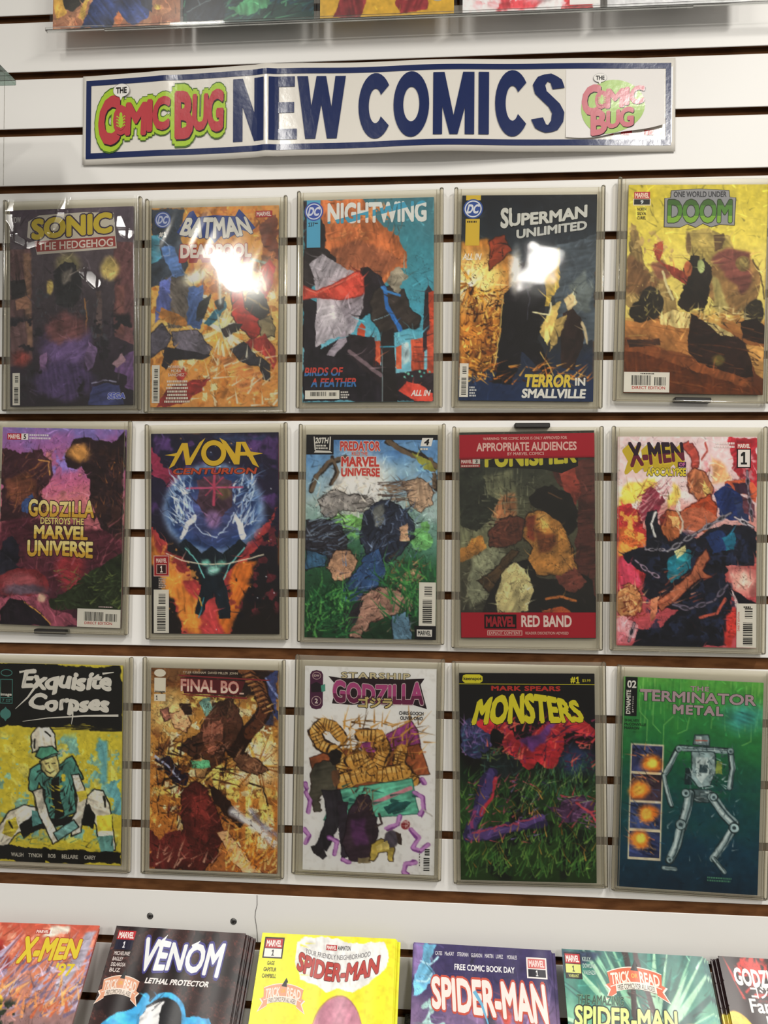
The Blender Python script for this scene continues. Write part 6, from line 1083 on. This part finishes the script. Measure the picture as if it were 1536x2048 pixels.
# loose wrinkled bags round two comics of the top row
GLARE_ARC = [(4, -4), (1, 4.5), (7, 15), (17.5, 19.6), (31, 16.5), (43, 6), (49, -5)]  # course of the glare crescent that the creases are shaped to give
def seg_dist(u, v, pts):
    best = 99
    for (u0, v0), (u1, v1) in zip(pts, pts[1:]):
        dx, dz, px, pz = (u1 - u0) * 1.68, (v1 - v0) * 2.6, (u - u0) * 1.68, (v - v0) * 2.6
        t = min(1, max(0, (px * dx + pz * dz) / (dx * dx + dz * dz))); best = min(best, math.hypot(px - t * dx, pz - t * dz))
    return best
def glare_crinkle(u, v):
    """creases of the first bag, shaped to throw lamp glare at the camera, mm"""
    d = min(seg_dist(u, v, GLARE_ARC) - 5.2 - 1.2 * math.sin(v * .5), seg_dist(u, v, [(90, 8), (93, 13), (98, 15)]) - 6.5, seg_dist(u, v, [(63, 33), (72, 39)]) - 7.5)
    m = min(1, max(0, .5 - d / 1.2))
    if m <= 0: return 0.0
    # each crease is tilted to mirror the second row of fittings to the camera
    x, z = -.4492 + (u / 100 - .5) * CW, .1446 + (.5 - v / 100) * CH
    a = Vector((.040 - x, -1.0, -.130 - z)).normalized(); l = Vector((-1.03 - x, -3.04, 1.14 - z)).normalized(); h = a + l
    saw = lambda q, P: (q % P) if (q % P) < .86 * P else (P - q % P) * .86 / .14
    return m * (h.x / -h.y * saw(u * 1.683 + .10 * v * 2.6 + 3, 17.0) + h.z / -h.y * saw(-v * 2.6 + 4, 26.0))
for k, amp in ((0, .0009), (1, .0010)):
    if k == 0: continue
    root, surf = hung[k]; rr = random.Random(60 + k); V = []; nx, nz = (212, 180) if k == 0 else (90, 140)
    ph = [(rr.uniform(1, 4), rr.uniform(1, 5), rr.uniform(0, 6)) for _ in range(7)]
    for i in range(nz + 1):
        for j in range(nx + 1):
            u, v = -.5 + 101.0 * j / nx, -4.6 + 105.0 * i / nz
            w = sum(math.sin(a_ * u / 7 + b_ * v / 9 + c_) for a_, b_, c_ in ph) / 3 * math.exp(-(v / (20 if k == 0 else 22)) ** 2)
            cr = 0.001 * (0.5 - glare_crinkle(u, v)) if k == 0 else 0.0
            x_, y_, z_ = surf(u, v); V.append((x_, y_ - .0007 - amp * .40 * (w * .5 + .5) * (.3 if k == 0 else 1) - cr, z_))
    F = [(i * (nx + 1) + j, (i + 1) * (nx + 1) + j, (i + 1) * (nx + 1) + j + 1, i * (nx + 1) + j + 1) for i in range(nz) for j in range(nx)]
    link('clear_bag', mesh('clear_bag', V, F, True), M_BAG, root)

# ------------------------------------------------------------------ hard sleeves
SH = 0.280
def make_sleeve(x, z, a, label, W=0.1885, bulge=0.0006, hook=None):
    loc, rot = at_wall(x, z, a, 0.0, SH)
    root = empty('comic_sleeve', loc, label, 'plastic sleeve', 'clear hard sleeves on the slat wall', rot)
    V, F = [], []; box_into(V, F, -W / 2 + .003, W / 2 - .003, -.0061, -.0056, .002, SH - .001); link('back_sheet', mesh('back_sheet', V, F), M_BACK, root)
    nx, nz = 16, 20; V = []
    for i in range(nz + 1):
        for j in range(nx + 1):
            s, t = j / nx, i / nz
            V.append((-W / 2 + .003 + (W - .006) * s, -.0112 - bulge * (1 - (2 * s - 1) ** 2) * (1 - .5 * (2 * t - 1) ** 2), .002 + (SH - .003) * t))
    F = [(i * (nx + 1) + j, i * (nx + 1) + j + 1, (i + 1) * (nx + 1) + j + 1, (i + 1) * (nx + 1) + j) for i in range(nz) for j in range(nx)]
    link('front_sheet', mesh('front_sheet', V, F, True), M_FRONT, root)
    for sx in (-1, 1):
        bevel_box('side_edge', (.0050, .0074, SH), M_RAIL, root, .0023, 4, (sx * (W / 2 - .0026), -.0086, SH / 2))
        bevel_box('weld_line', (.0007, .0006, SH - .006), M_RAIL, root, .0002, 1, (sx * (W / 2 - .0088), -.0113, SH / 2))
    bevel_box('bottom_edge', (W - .006, .0074, .0022), M_RAIL, root, .0009, 3, (0, -.0086, .0011))
    bevel_box('mounting_pad', (.05, .0054, .03), M_RAIL, root, .0006, 1, (0, -.0028, .155))
    if hook: bevel_box('support_hook', (.044, .012, .006), M_DARK, root, .001, 1, (hook[0], -.0055, hook[1]))
    return root
SL = [(-449.0, 147.6, .004), (-256.5, 144.6, .003), (-56.0, 150, .002), (144.4, 149.2, -.008), (348.0, 156, -.021),
      (-461.5, -144.6, -.010), (-252.6, -149, .014), (-51.5, -149.9, 0), (145.2, -153.4, .002), (342.4, -153.5, -.006),
      (-457.5, -453.7, -.002), (-254.2, -453.3, 0), (-53.4, -446.7, -.011), (149.8, -448.6, .015), (348.3, -452, -.022)]
WHAT = ['dark dusk-street comic under the strongest glare', 'ochre comic with the blue winged banner', 'teal comic with the orange cloud', 'near-black comic with the golden glow', 'yellow desert comic',
        'pink-purple sky comic', 'nebula comic with the blue orb', 'jungle comic', 'comic with two red bands', 'pink and red comic with chains',
        'black and yellow comic with brush lettering', 'fiery orange-brown comic', 'white comic with gold coils', 'black and grass-green comic', 'green to navy comic with machine frame']
BUL = [.0006, .0012, .0010, .0003, .0004] + [.0005] * 10
for i, ((x, z, a), w) in enumerate(zip(SL, WHAT)):
    make_sleeve(x, z, a, 'clear yellowing plastic sleeve holding the ' + w, .1915 if i in (4, 10, 12, 13) else .1885, BUL[i], {4: (.002, .003), 5: (-.010, .002), 8: (.006, SH + .001)}.get(i))

# the loose film bag round the first sleeve, crumpled at its mouth, creases shaped to throw glare
sleeve0 = bpy.data.objects['comic_sleeve']; V = []; nx, nz = 230, 340
inv = (Matrix.Translation(sleeve0.location) @ sleeve0.rotation_euler.to_matrix().to_4x4()).inverted()
cm = Matrix.Translation(hung[0][0].location) @ hung[0][0].rotation_euler.to_matrix().to_4x4()
for i in range(nz + 1):
    for j in range(nx + 1):
        u, v = -5.6 + 111.2 * j / nx, -4.4 + 108.4 * i / nz
        edge = min(1, (u + 5.6) / 4, (105.6 - u) / 4, (104 - v) / 3); edge = edge * edge * (3 - 2 * edge)
        w = math.sin(u / 9 + v / 14) * math.sin(v / 7 - u / 17) * math.exp(-(v / 22) ** 2)
        x_, y_, z_ = inv @ (cm @ Vector(hung[0][1](u, v)))
        V.append((x_, -.0128 - edge * (.0034 + .0004 * w - .001 * glare_crinkle(u, v)), z_))
F = [(i * (nx + 1) + j, (i + 1) * (nx + 1) + j, (i + 1) * (nx + 1) + j + 1, i * (nx + 1) + j + 1) for i in range(nz) for j in range(nx)]
link('loose_bag', mesh('loose_bag', V, F, True), M_BAG, sleeve0)

# ------------------------------------------------------------------ the banner sign
SW, SHT = 0.7655, 0.1175
SAR = SW / SHT
sign = empty('banner_sign', (-0.0565, 0.0, Z0 + 0.3328), 'long white banner sign with navy border and big navy lettering above the sleeves', 'sign')
def ssurf(u, v, h=0.0):
    t = u / 100; s = v / 100
    y = -.0030 - .0150 * math.sin(math.pi * min(max(t, 0), 1)) ** 1.3 - .0016 * math.sin(t * 23) * math.sin(math.pi * t) - .0022 * math.exp(-((t - .325) / .012) ** 2) - .0014 * math.exp(-((t - .145) / .02) ** 2) * (1 - s) - .002 * math.sin(t * 9 + s * 2) * math.sin(math.pi * t)
    return ((t - .5) * SW, y - h, (1 - s) * (SHT + .0008 * math.sin(t * 6)) - .0025 * (t - .5))
nx, nz = 160, 10
V = [ssurf(j * 100 / nx, i * 100 / nz) for i in range(nz + 1) for j in range(nx + 1)]; n1 = len(V)
V += [(x, y + .0012, z) for x, y, z in V]
F = [(i * (nx + 1) + j, (i + 1) * (nx + 1) + j, (i + 1) * (nx + 1) + j + 1, i * (nx + 1) + j + 1) for i in range(nz) for j in range(nx)]
F += [tuple(n1 + k for k in f[::-1]) for f in F]
for j in range(nx):
    F.append((j, j + 1, n1 + j + 1, n1 + j)); q = nz * (nx + 1) + j; F.append((q, n1 + q, n1 + q + 1, q + 1))
for i in range(nz):
    q = i * (nx + 1); F.append((q, n1 + q, n1 + q + nx + 1, q + nx + 1)); q += nx; F.append((q, q + nx + 1, n1 + q + nx + 1, n1 + q))
M_SIGN = mat('laminated_card', lin('#ded9d0'), 0.16, 0.5, bump=(110, .12, .0012))
M_SPRINT = mat('laminated_print', None, 0.16, 0.5, attr='ink', bump=(110, .12, .0012))
panel = link('panel', mesh('panel', V, F, True), M_SIGN, sign)
NV = '#1e2b57'
p = Print()
def strip(role, col, u0, v0, u1, v1, n):
    P = []
    for i in range(n + 1):
        u = u0 + (u1 - u0) * i / n; P += [(u, v0), (u, v1)]
    p.add(role, P, [(2 * i, 2 * i + 1, 2 * i + 3, 2 * i + 2) for i in range(n)], col)
strip('border', NV, .6, 5.4, 99.3, 11.4, 120); strip('border', NV, .6, 87.4, 99.3, 93.8, 120); strip('border', NV, .6, 11.3, 1.5, 87.5, 2); strip('border', NV, 98.45, 11.3, 99.3, 87.5, 2)
L = 'lettering'; y0, y1 = 14.5, 82.5; s = 1.72
def P_(*pts): p.poly(L, NV, pts)
def arc(cx, cy, rx, ry, tx, ty, a0, a1, n=26):
    q = []; fs = []
    for i in range(n + 1):
        a = math.radians(a0 + (a1 - a0) * i / n)
        q += [(cx + rx * math.cos(a), cy + ry * math.sin(a)), (cx + (rx - tx) * math.cos(a), cy + (ry - ty) * math.sin(a))]
    p.add(L, q, [(2 * i, 2 * i + 1, 2 * i + 3, 2 * i + 2) for i in range(n)], NV)
def rows(u0, u1, va, vb): P_((u0, va), (u1, va), (u1, vb), (u0, vb))
rows(26.8, 28.45, y0, y1); rows(30.5, 32.15, y0, y1); P_((26.8, y0), (28.5, y0), (32.15, y1), (30.45, y1))
rows(33.0, 34.7, y0, y1)
for va, vb, e in ((y0, 25.5, 37.4), (42, 53.5, 37.3), (71, y1, 37.8)): rows(34.6, e, va, vb)
for a_, b_ in ((37.9, 39.6), (42.2, 40.6), (41.1, 42.6), (45.9, 43.6)): pass
P_((37.8, y0), (39.6, y0), (40.85, y1), (39.2, y1)); P_((41.05, y0), (42.65, y0), (40.9, y1), (39.25, y1)); P_((41.05, y0), (42.65, y0), (44.5, y1), (42.85, y1)); P_((44.2, y0), (45.95, y0), (44.5, y1), (42.9, y1))
arc(50.95, 48.5, 2.85, 36, 1.72, 17, 38, 322); arc(56.9, 48.5, 2.95, 36, 1.62, 17, 0, 360, 40)
rows(60.5, 62.0, y0, y1); rows(65.7, 67.25, y0, y1); P_((60.5, y0), (62.35, y0), (64.5, y1), (63.2, y1)); P_((65.4, y0), (67.25, y0), (64.55, y1), (63.2, y1))
rows(67.95, 69.65, y0, y1); arc(73.5, 48.5, 2.85, 36, 1.72, 17, 38, 322)
cl = [(81.0, 33), (80.6, 25), (79.5, 20.5), (78.4, 22.5), (77.8, 29), (78.1, 37), (79.2, 44), (80.3, 51), (80.95, 59), (80.8, 68), (80.1, 75), (79.1, 76.6), (78.1, 73.5), (77.5, 65)]
cs = []
for i in range(len(cl) - 1):
    for k in range(3): cs.append((cl[i][0] + (cl[i + 1][0] - cl[i][0]) * k / 3, cl[i][1] + (cl[i + 1][1] - cl[i][1]) * k / 3))
p.stroke(L, NV, cs + [cl[-1]], 2.0, aspect=SAR * .60)
def bug_logo(p, R, COM, BUG, THE, red, lime, dark, disc=None, seed=0):
    """the shop's logo: fat leaning letters, a small bug in the O, a speech bubble above"""
    def fit(box, f): u0, v0, u1, v1 = box; return (u0 + (u1 - u0) * f[0], v0 + (v1 - v0) * f[1], u0 + (u1 - u0) * f[2], v0 + (v1 - v0) * f[3])
    parts = [('C', fit(COM, (0, 0, .31, 1.04))), ('O', fit(COM, (.21, .20, .43, .84))), ('M', fit(COM, (.38, .16, .68, .86))), ('I', fit(COM, (.68, .12, .76, .80))), ('C', fit(COM, (.76, .08, 1.0, .78))),
             ('B', fit(BUG, (0, .0, .38, 1.0))), ('U', fit(BUG, (.36, .08, .68, .84))), ('G', fit(BUG, (.66, 0, 1.0, .88)))]
    lean = [(0, .10), (0, .0), (.06, -.02), (.1, 0), (.08, .04), (0, .0), (.05, 0), (.06, 0)]
    def W_(i): 
        k = lean[i]
        return lambda x, y: (x + k[0] * (y - .5), y + k[1] * (x - .5))
    if lime and not disc:
        for c, b in ((dark, .165), (lime, .14)):
            for i, (t, bx) in enumerate(parts): p.text(R, t, bx, c, .02 + b, warp=W_(i), ref=.05)
    for i, (t, bx) in enumerate(parts):
        du = (bx[2] - bx[0]) * .035; dv = (bx[3] - bx[1]) * .03
        p.text(R, t, (bx[0] + du, bx[1] + dv, bx[2] + du, bx[3] + dv), '#2a2024', .055, warp=W_(i), ref=.05); p.text(R, t, bx, red, .05, warp=W_(i), ref=.05)
    o = parts[1][1]; cx, cy = (o[0] + o[2]) / 2, (o[1] + o[3]) / 2; rx, ry = (o[2] - o[0]) * .24, (o[3] - o[1]) * .26
    p.disc(R, red, cx, cy, rx * 1.35, ry * 1.3); p.disc(R, lime, cx, cy + ry * .2, rx * .62, ry * .82); p.disc(R, lime, cx, cy - ry * .62, rx * .4, ry * .34)
    for sx in (-1, 1):
        for k in range(4):
            yk = cy - ry * .35 + ry * .38 * k
            p.poly(R, lime, [(cx + sx * rx * .5, yk), (cx + sx * rx * 1.05, yk - ry * .22), (cx + sx * rx * 1.25, yk + ry * .02), (cx + sx * rx * 1.02, yk - ry * .06), (cx + sx * rx * .5, yk + ry * .14)])
    tx, ty, tw, th = THE
    p.disc(R, '#8a8a8c', tx, ty, tw * 1.04, th * 1.06); p.disc(R, '#e8e5e0', tx, ty, tw, th); p.poly(R, '#e8e5e0', [(tx - tw * .3, ty + th * .8), (tx + tw * .2, ty + th * .9), (tx - tw * .05, ty + th * 1.6)])
    p.text(R, 'THE', (tx - tw * .68, ty - th * .5, tx + tw * .68, ty + th * .5), '#1a181a', .05, warp=lambda x, y: (x, y))
bug_logo(p, 'shop_logo', (2.9, 25, 15.8, 78), (16.6, 24, 25.2, 77), (7.1, 19.5, 1.45, 7.2), '#b8434a', '#a6c63c', '#4a6a2a')
p.build(lambda u, v, h=0.0: ssurf(u, v, h + .0003), sign, M_SPRINT, .00003, cut=1.0, cutv=25, near=(2.2, 40))
# old red print under the sticker and the curling sticker itself
q = Print()
for u0, u1 in ((88.6, 90.0), (91.2, 93.0), (95.0, 96.8)): q.rect('old_red_print', '#b02a30', u0, 77, u1, 82.5)
q.build(lambda u, v, h=0.0: ssurf(u, v, h + .0002), sign, M_SPRINT, near=(6, 40))
def stsurf(a, b, h=0.0):
    """sticker: a across, b down, in percent; its lower edge stands off towards the far end"""
    t = a / 100; s_ = b / 100
    low = 85.5 - 13.5 * max(0, (t - .30) / .70) ** 1.2 + 1.0 * math.sin(t * 9)
    u = 82.2 + 16.0 * t; v = 12.2 + (low - 12.2) * s_
    x, y, z = ssurf(u, v); c = max(0, (s_ - .55) / .45) ** 2 * (.25 + .75 * t)
    return (x, y - .0005 - .0045 * c - h, z)
nx, nz = 24, 20
V = [stsurf(j * 100 / nx, i * 100 / nz) for i in range(nz + 1) for j in range(nx + 1)]
F = [(i * (nx + 1) + j, (i + 1) * (nx + 1) + j, (i + 1) * (nx + 1) + j + 1, i * (nx + 1) + j + 1) for i in range(nz) for j in range(nx)]
M_STICK = mat('paper_sticker', lin('#e2dedb'), 0.5, 0.3, bump=(60, .1, .001))
stick = link('sticker', mesh('sticker', V, F, True), M_STICK, sign)
q = Print(); q.disc('sticker_print', '#aecb7c', 48, 58, 32.5, 41.5, 44)
bug_logo(q, 'sticker_print', (16, 23, 80, 66), (25, 60, 69, 98), (34.5, 13.5, 6.6, 6.4), '#cf8088', '#b4d080', '#8a9a6a', True)
q.build(lambda u, v, h=0.0: stsurf(u, v, h + .0002), stick, M_SPRINT, .00003, cut=4.0, cutv=6, near=(30, 30))

# ------------------------------------------------------------------ slanted rack with stacks of comics
LEAN = math.radians(45)
def rippled(seed, amp, curl=0.0):
    r = random.Random(seed); ph = [(r.uniform(2.4, 6.5), r.uniform(0, 6.3), r.uniform(.4, 1)) for _ in range(5)]
    return lambda u, v: amp * sum(c * math.sin(a * u / 18 + b + v * .012) for a, b, c in ph) / 3 + amp * 1.4 + curl * max(0, (30 - u) / 30) ** 2
RACK = [
    (cover_p, -476, -657, 0.012, 6, .0004, 'topmost red and lilac comic with yellow title at the slanted rack end', 'copies lying beneath the red and lilac comic on the slanted rack', 'red and lilac copy lying beneath the topmost one in its slanted stack', -.0016),
    (cover_q, -291.5, -656, -0.012, 10, .0005, 'topmost dark red-black comic with white title above a blue arch', 'copies lying beneath the red-black comic on the slanted rack', 'red-black copy lying beneath the topmost one in its slanted stack', .0022),
    (cover_r, -99, -655, 0.0, 6, .0005, 'topmost bright yellow comic with white cloud and rose disc', 'copies lying beneath the yellow comic on the slanted rack', 'bright yellow copy lying beneath the topmost one in its slanted stack', .0016),
    (cover_s, 88.8, -659, -0.010, 5, .0004, 'topmost dusky purple comic with big white title outlined red', 'copies lying beneath the purple comic on the slanted rack', 'dusky purple copy lying beneath the topmost one in its slanted stack', .0012),
    (cover_t, 270.5, -658, -0.008, 7, .0003, 'topmost green ray-burst comic with orange ribbon and yellow ring', 'copies lying beneath the green comic on the slanted rack', 'green ray-burst copy lying beneath the topmost one in its slanted stack', .0020),
    (cover_u, 456, -658, -0.012, 8, .0002, 'topmost dark red comic with white lettering and yellow disc', 'copies lying beneath the dark red comic on the slanted rack', 'dark red copy lying beneath the topmost one in its slanted stack', -.0014),
]
nb = Vector((0, math.sin(LEAN), -math.cos(LEAN)))         # into the stack
up = Vector((0, math.sin(LEAN), math.cos(LEAN)))
def stack_rot(roll): return (Matrix.Rotation(-LEAN, 4, 'X') @ Matrix.Rotation(-roll, 4, 'Y')).to_euler()
for mk, x, ztop, roll, n, amp, lab, grp, lab2, drift in RACK:
    rr = random.Random(int(abs(x)))
    # the lowest copy lies on the board; the top one is lifted by the thickness of those beneath
    topc = Vector((x / 1000, -0.0255, Z0 + ztop / 1000))
    base = topc - up * CH
    T = 0.0017
    root, surf = make_comic(mk, base, stack_rot(roll), lab, 'topmost comics of the stacks on the slanted rack', rippled(int(abs(x)), amp), T, M_INK_GLOSS)
    kids = [c for c in root.children if c.name.split('.')[0] in ('cover', 'pages')]
    for k in range(1, n):
        c = root.copy(); COL.objects.link(c)
        c.location = base + nb * (T + .0004) * k + Vector((drift * k * .6 + rr.uniform(-.0016, .0016), 0, 0)) - up * rr.uniform(0, .002)
        c.rotation_euler = stack_rot(roll + rr.uniform(-.006, .006))
        c['label'] = lab2; c['group'] = grp
        for ch in kids:
            d = ch.copy(); d.parent = c; COL.objects.link(d)
# board of the rack, its lip and its brackets
d0 = Vector((0, -0.0255, Z0 - .657)) + nb * .0245
rack = empty('display_rack', (0, 0, Z0 - .93), 'sloping white shelf under the stacks of comics', 'shelf')
def slab(name, t0, t1, n0, n1, x0, x1, m):
    V, F = [], []
    for xx in (x0, x1):
        for t, nn in ((t0, n0), (t1, n0), (t1, n1), (t0, n1)): V.append(d0 - up * t + nb * nn + Vector((xx, 0, 0)) - Vector(rack.location))
    F = [(0, 1, 2, 3), (7, 6, 5, 4), (0, 4, 5, 1), (1, 5, 6, 2), (2, 6, 7, 3), (3, 7, 4, 0)]
    return link(name, mesh(name, V, F), m, rack)
slab('shelf_board', .112, .272, 0, .012, -.62, .60, M_SLAT)
slab('front_lip', .268, .272, -.028, 0, -.62, .60, M_SLAT)
for xx in (-.56, 0.0, .55):
    V, F = [], []
    a = d0 - up * .112 + nb * .012; b = d0 - up * .262 + nb * .012
    tri = [Vector((0, a.y, a.z)), Vector((0, b.y, b.z)), Vector((0, -.0005, b.z)), Vector((0, -.0005, a.z))]
    for dx in (-.004, .004):
        for v in tri: V.append(v + Vector((xx + dx, 0, 0)) - Vector(rack.location))
    link('bracket', mesh('bracket', V, [(0, 1, 2, 3), (7, 6, 5, 4), (0, 4, 5, 1), (1, 5, 6, 2), (2, 6, 7, 3), (3, 7, 4, 0)]), M_STEEL, rack)

# ------------------------------------------------------------------ comics on the top ledge
TY = -0.024
ledge = empty('wall_ledge', (0, 0, Z0 + .4965), 'clear acrylic wall ledge carrying the bagged comics above the banner', 'shelf')
V, F = [], []; box_into(V, F, -.476, .50, -.0336, -.0280, -.0014, 0); link('ledge_plate', mesh('ledge_plate', V, F), M_ACRYL, ledge)
V, F = [], []; box_into(V, F, -.476, .50, -.0336, -.0326, 0, .0030); link('front_lip', mesh('front_lip', V, F), M_ACRYL, ledge)
for xx in (-.384, -.2115, -.035, .144, .321):
    V, F = [], []; box_into(V, F, xx - .012, xx + .012, -.0268, -.0258, -.0014, .062); box_into(V, F, xx - .012, xx + .012, -.0262, -.0003, .058, .062); link('support_arm', mesh('support_arm', V, F), M_ACRYL, ledge)
V, F = [], []; box_into(V, F, -.40, .34, -.0282, -.0258, -.0014, 0); link('back_rib', mesh('back_rib', V, F), M_ACRYL, ledge)
TOP = [(cover_v, -384, 'brown comic with a blue mass in a clear bag on the ledge above the banner'),
       (cover_w, -211.5, 'dark teal comic with green streaks in a clear bag on the top ledge'),
       (cover_x, -35, 'mustard yellow comic with maroon shapes in a clear bag on the top ledge'),
       (cover_y, 144, 'white and rose comic with a barcode corner in a clear bag on the top ledge'),
       (cover_z, 321, 'blank white backing in a clear bag at the bare end of the top ledge')]
for mk, x, lab in TOP:
    root, surf = make_comic(mk, (x / 1000, -.0275, Z0 + .4985), (-.006, 0, 0), lab, 'bagged comics on the ledge above the banner')
    V = []; nx, nz = 12, 20
    for i in range(nz + 1):
        for j in range(nx + 1):
            u, v = -2.2 + 104.4 * j / nx, -6 + 106.6 * i / nz
            x_, y_, z_ = surf(u, v); V.append((x_, y_ - .0008 - .0004 * math.sin(j * 1.9 + i), z_))
    F = [(i * (nx + 1) + j, (i + 1) * (nx + 1) + j, (i + 1) * (nx + 1) + j + 1, i * (nx + 1) + j + 1) for i in range(nz) for j in range(nx)]
    link('clear_bag', mesh('clear_bag', V, F, True), M_BAG_SOFT, root)

# ------------------------------------------------------------------ small things
for x, z, lab in ((-338.8, -653.1, 'grey screw in the white strip over the gap beside the red and lilac comic'), (-227.7, -655.2, 'grey screw in the white strip above the dark red-black comic')):
    s_ = empty('wall_screw', (x / 1000, 0, Z0 + z / 1000), lab, 'screw', 'screws in the white strip')
    bm = bmesh.new(); bmesh.ops.create_cone(bm, cap_ends=True, segments=24, radius1=.0044, radius2=.0030, depth=.0014)
    for v in bm.verts: v.co = Vector((v.co.x, -v.co.z - .0007, v.co.y))
    me = bpy.data.meshes.new('head'); bm.to_mesh(me); bm.free(); link('head', me, M_STEEL, s_)
    V, F = [], []
    for a in (.5, .5 + math.pi / 2):
        c, s2 = math.cos(a), math.sin(a); n = len(V)
        for dx, dz in ((-.0022, -.0005), (.0022, -.0005), (.0022, .0005), (-.0022, .0005)): V.append((dx * c - dz * s2, -.00148, dx * s2 + dz * c))
        F.append((n, n + 1, n + 2, n + 3))
    link('cross_slot', mesh('cross_slot', V, F), M_DARK, s_)
pts = [(-.1968, -.0006, Z0 - .6195), (-.1966, -.0006, Z0 - .632), (-.1985, -.0008, Z0 - .640), (-.1992, -.0006, Z0 - .648), (-.1975, -.0008, Z0 - .658), (-.1962, -.0006, Z0 - .668), (-.1955, -.0008, Z0 - .678), (-.1950, -.0006, Z0 - .6815)]
M_HAIR = mat('grey_thread', (0.11, 0.10, 0.10), 0.8, 0.2, noise=((300, 300, 300), (0.2, 0.19, 0.18), 0.4, 0.6))
tag(tube('hanging_thread', pts, .00035, M_HAIR, None, 6), 'thin dark wavy thread down the white strip beside the yellow comic', 'thread')
# end of a glass shelf that reaches in from the neighbouring display
g = empty('glass_shelf', (-.4765, -.10, Z0 + .3905), 'corner of a greenish glass shelf jutting in beside the banner', 'glass shelf')
bevel_box('glass_pane', (.32, .24, .006), M_GLASS, g, .0008, 2, (-.16, -.12, 0))
bevel_box('support_bar', (.012, .339, .012), M_STEEL, g, .001, 1, (-.10, -.07, -.0092))
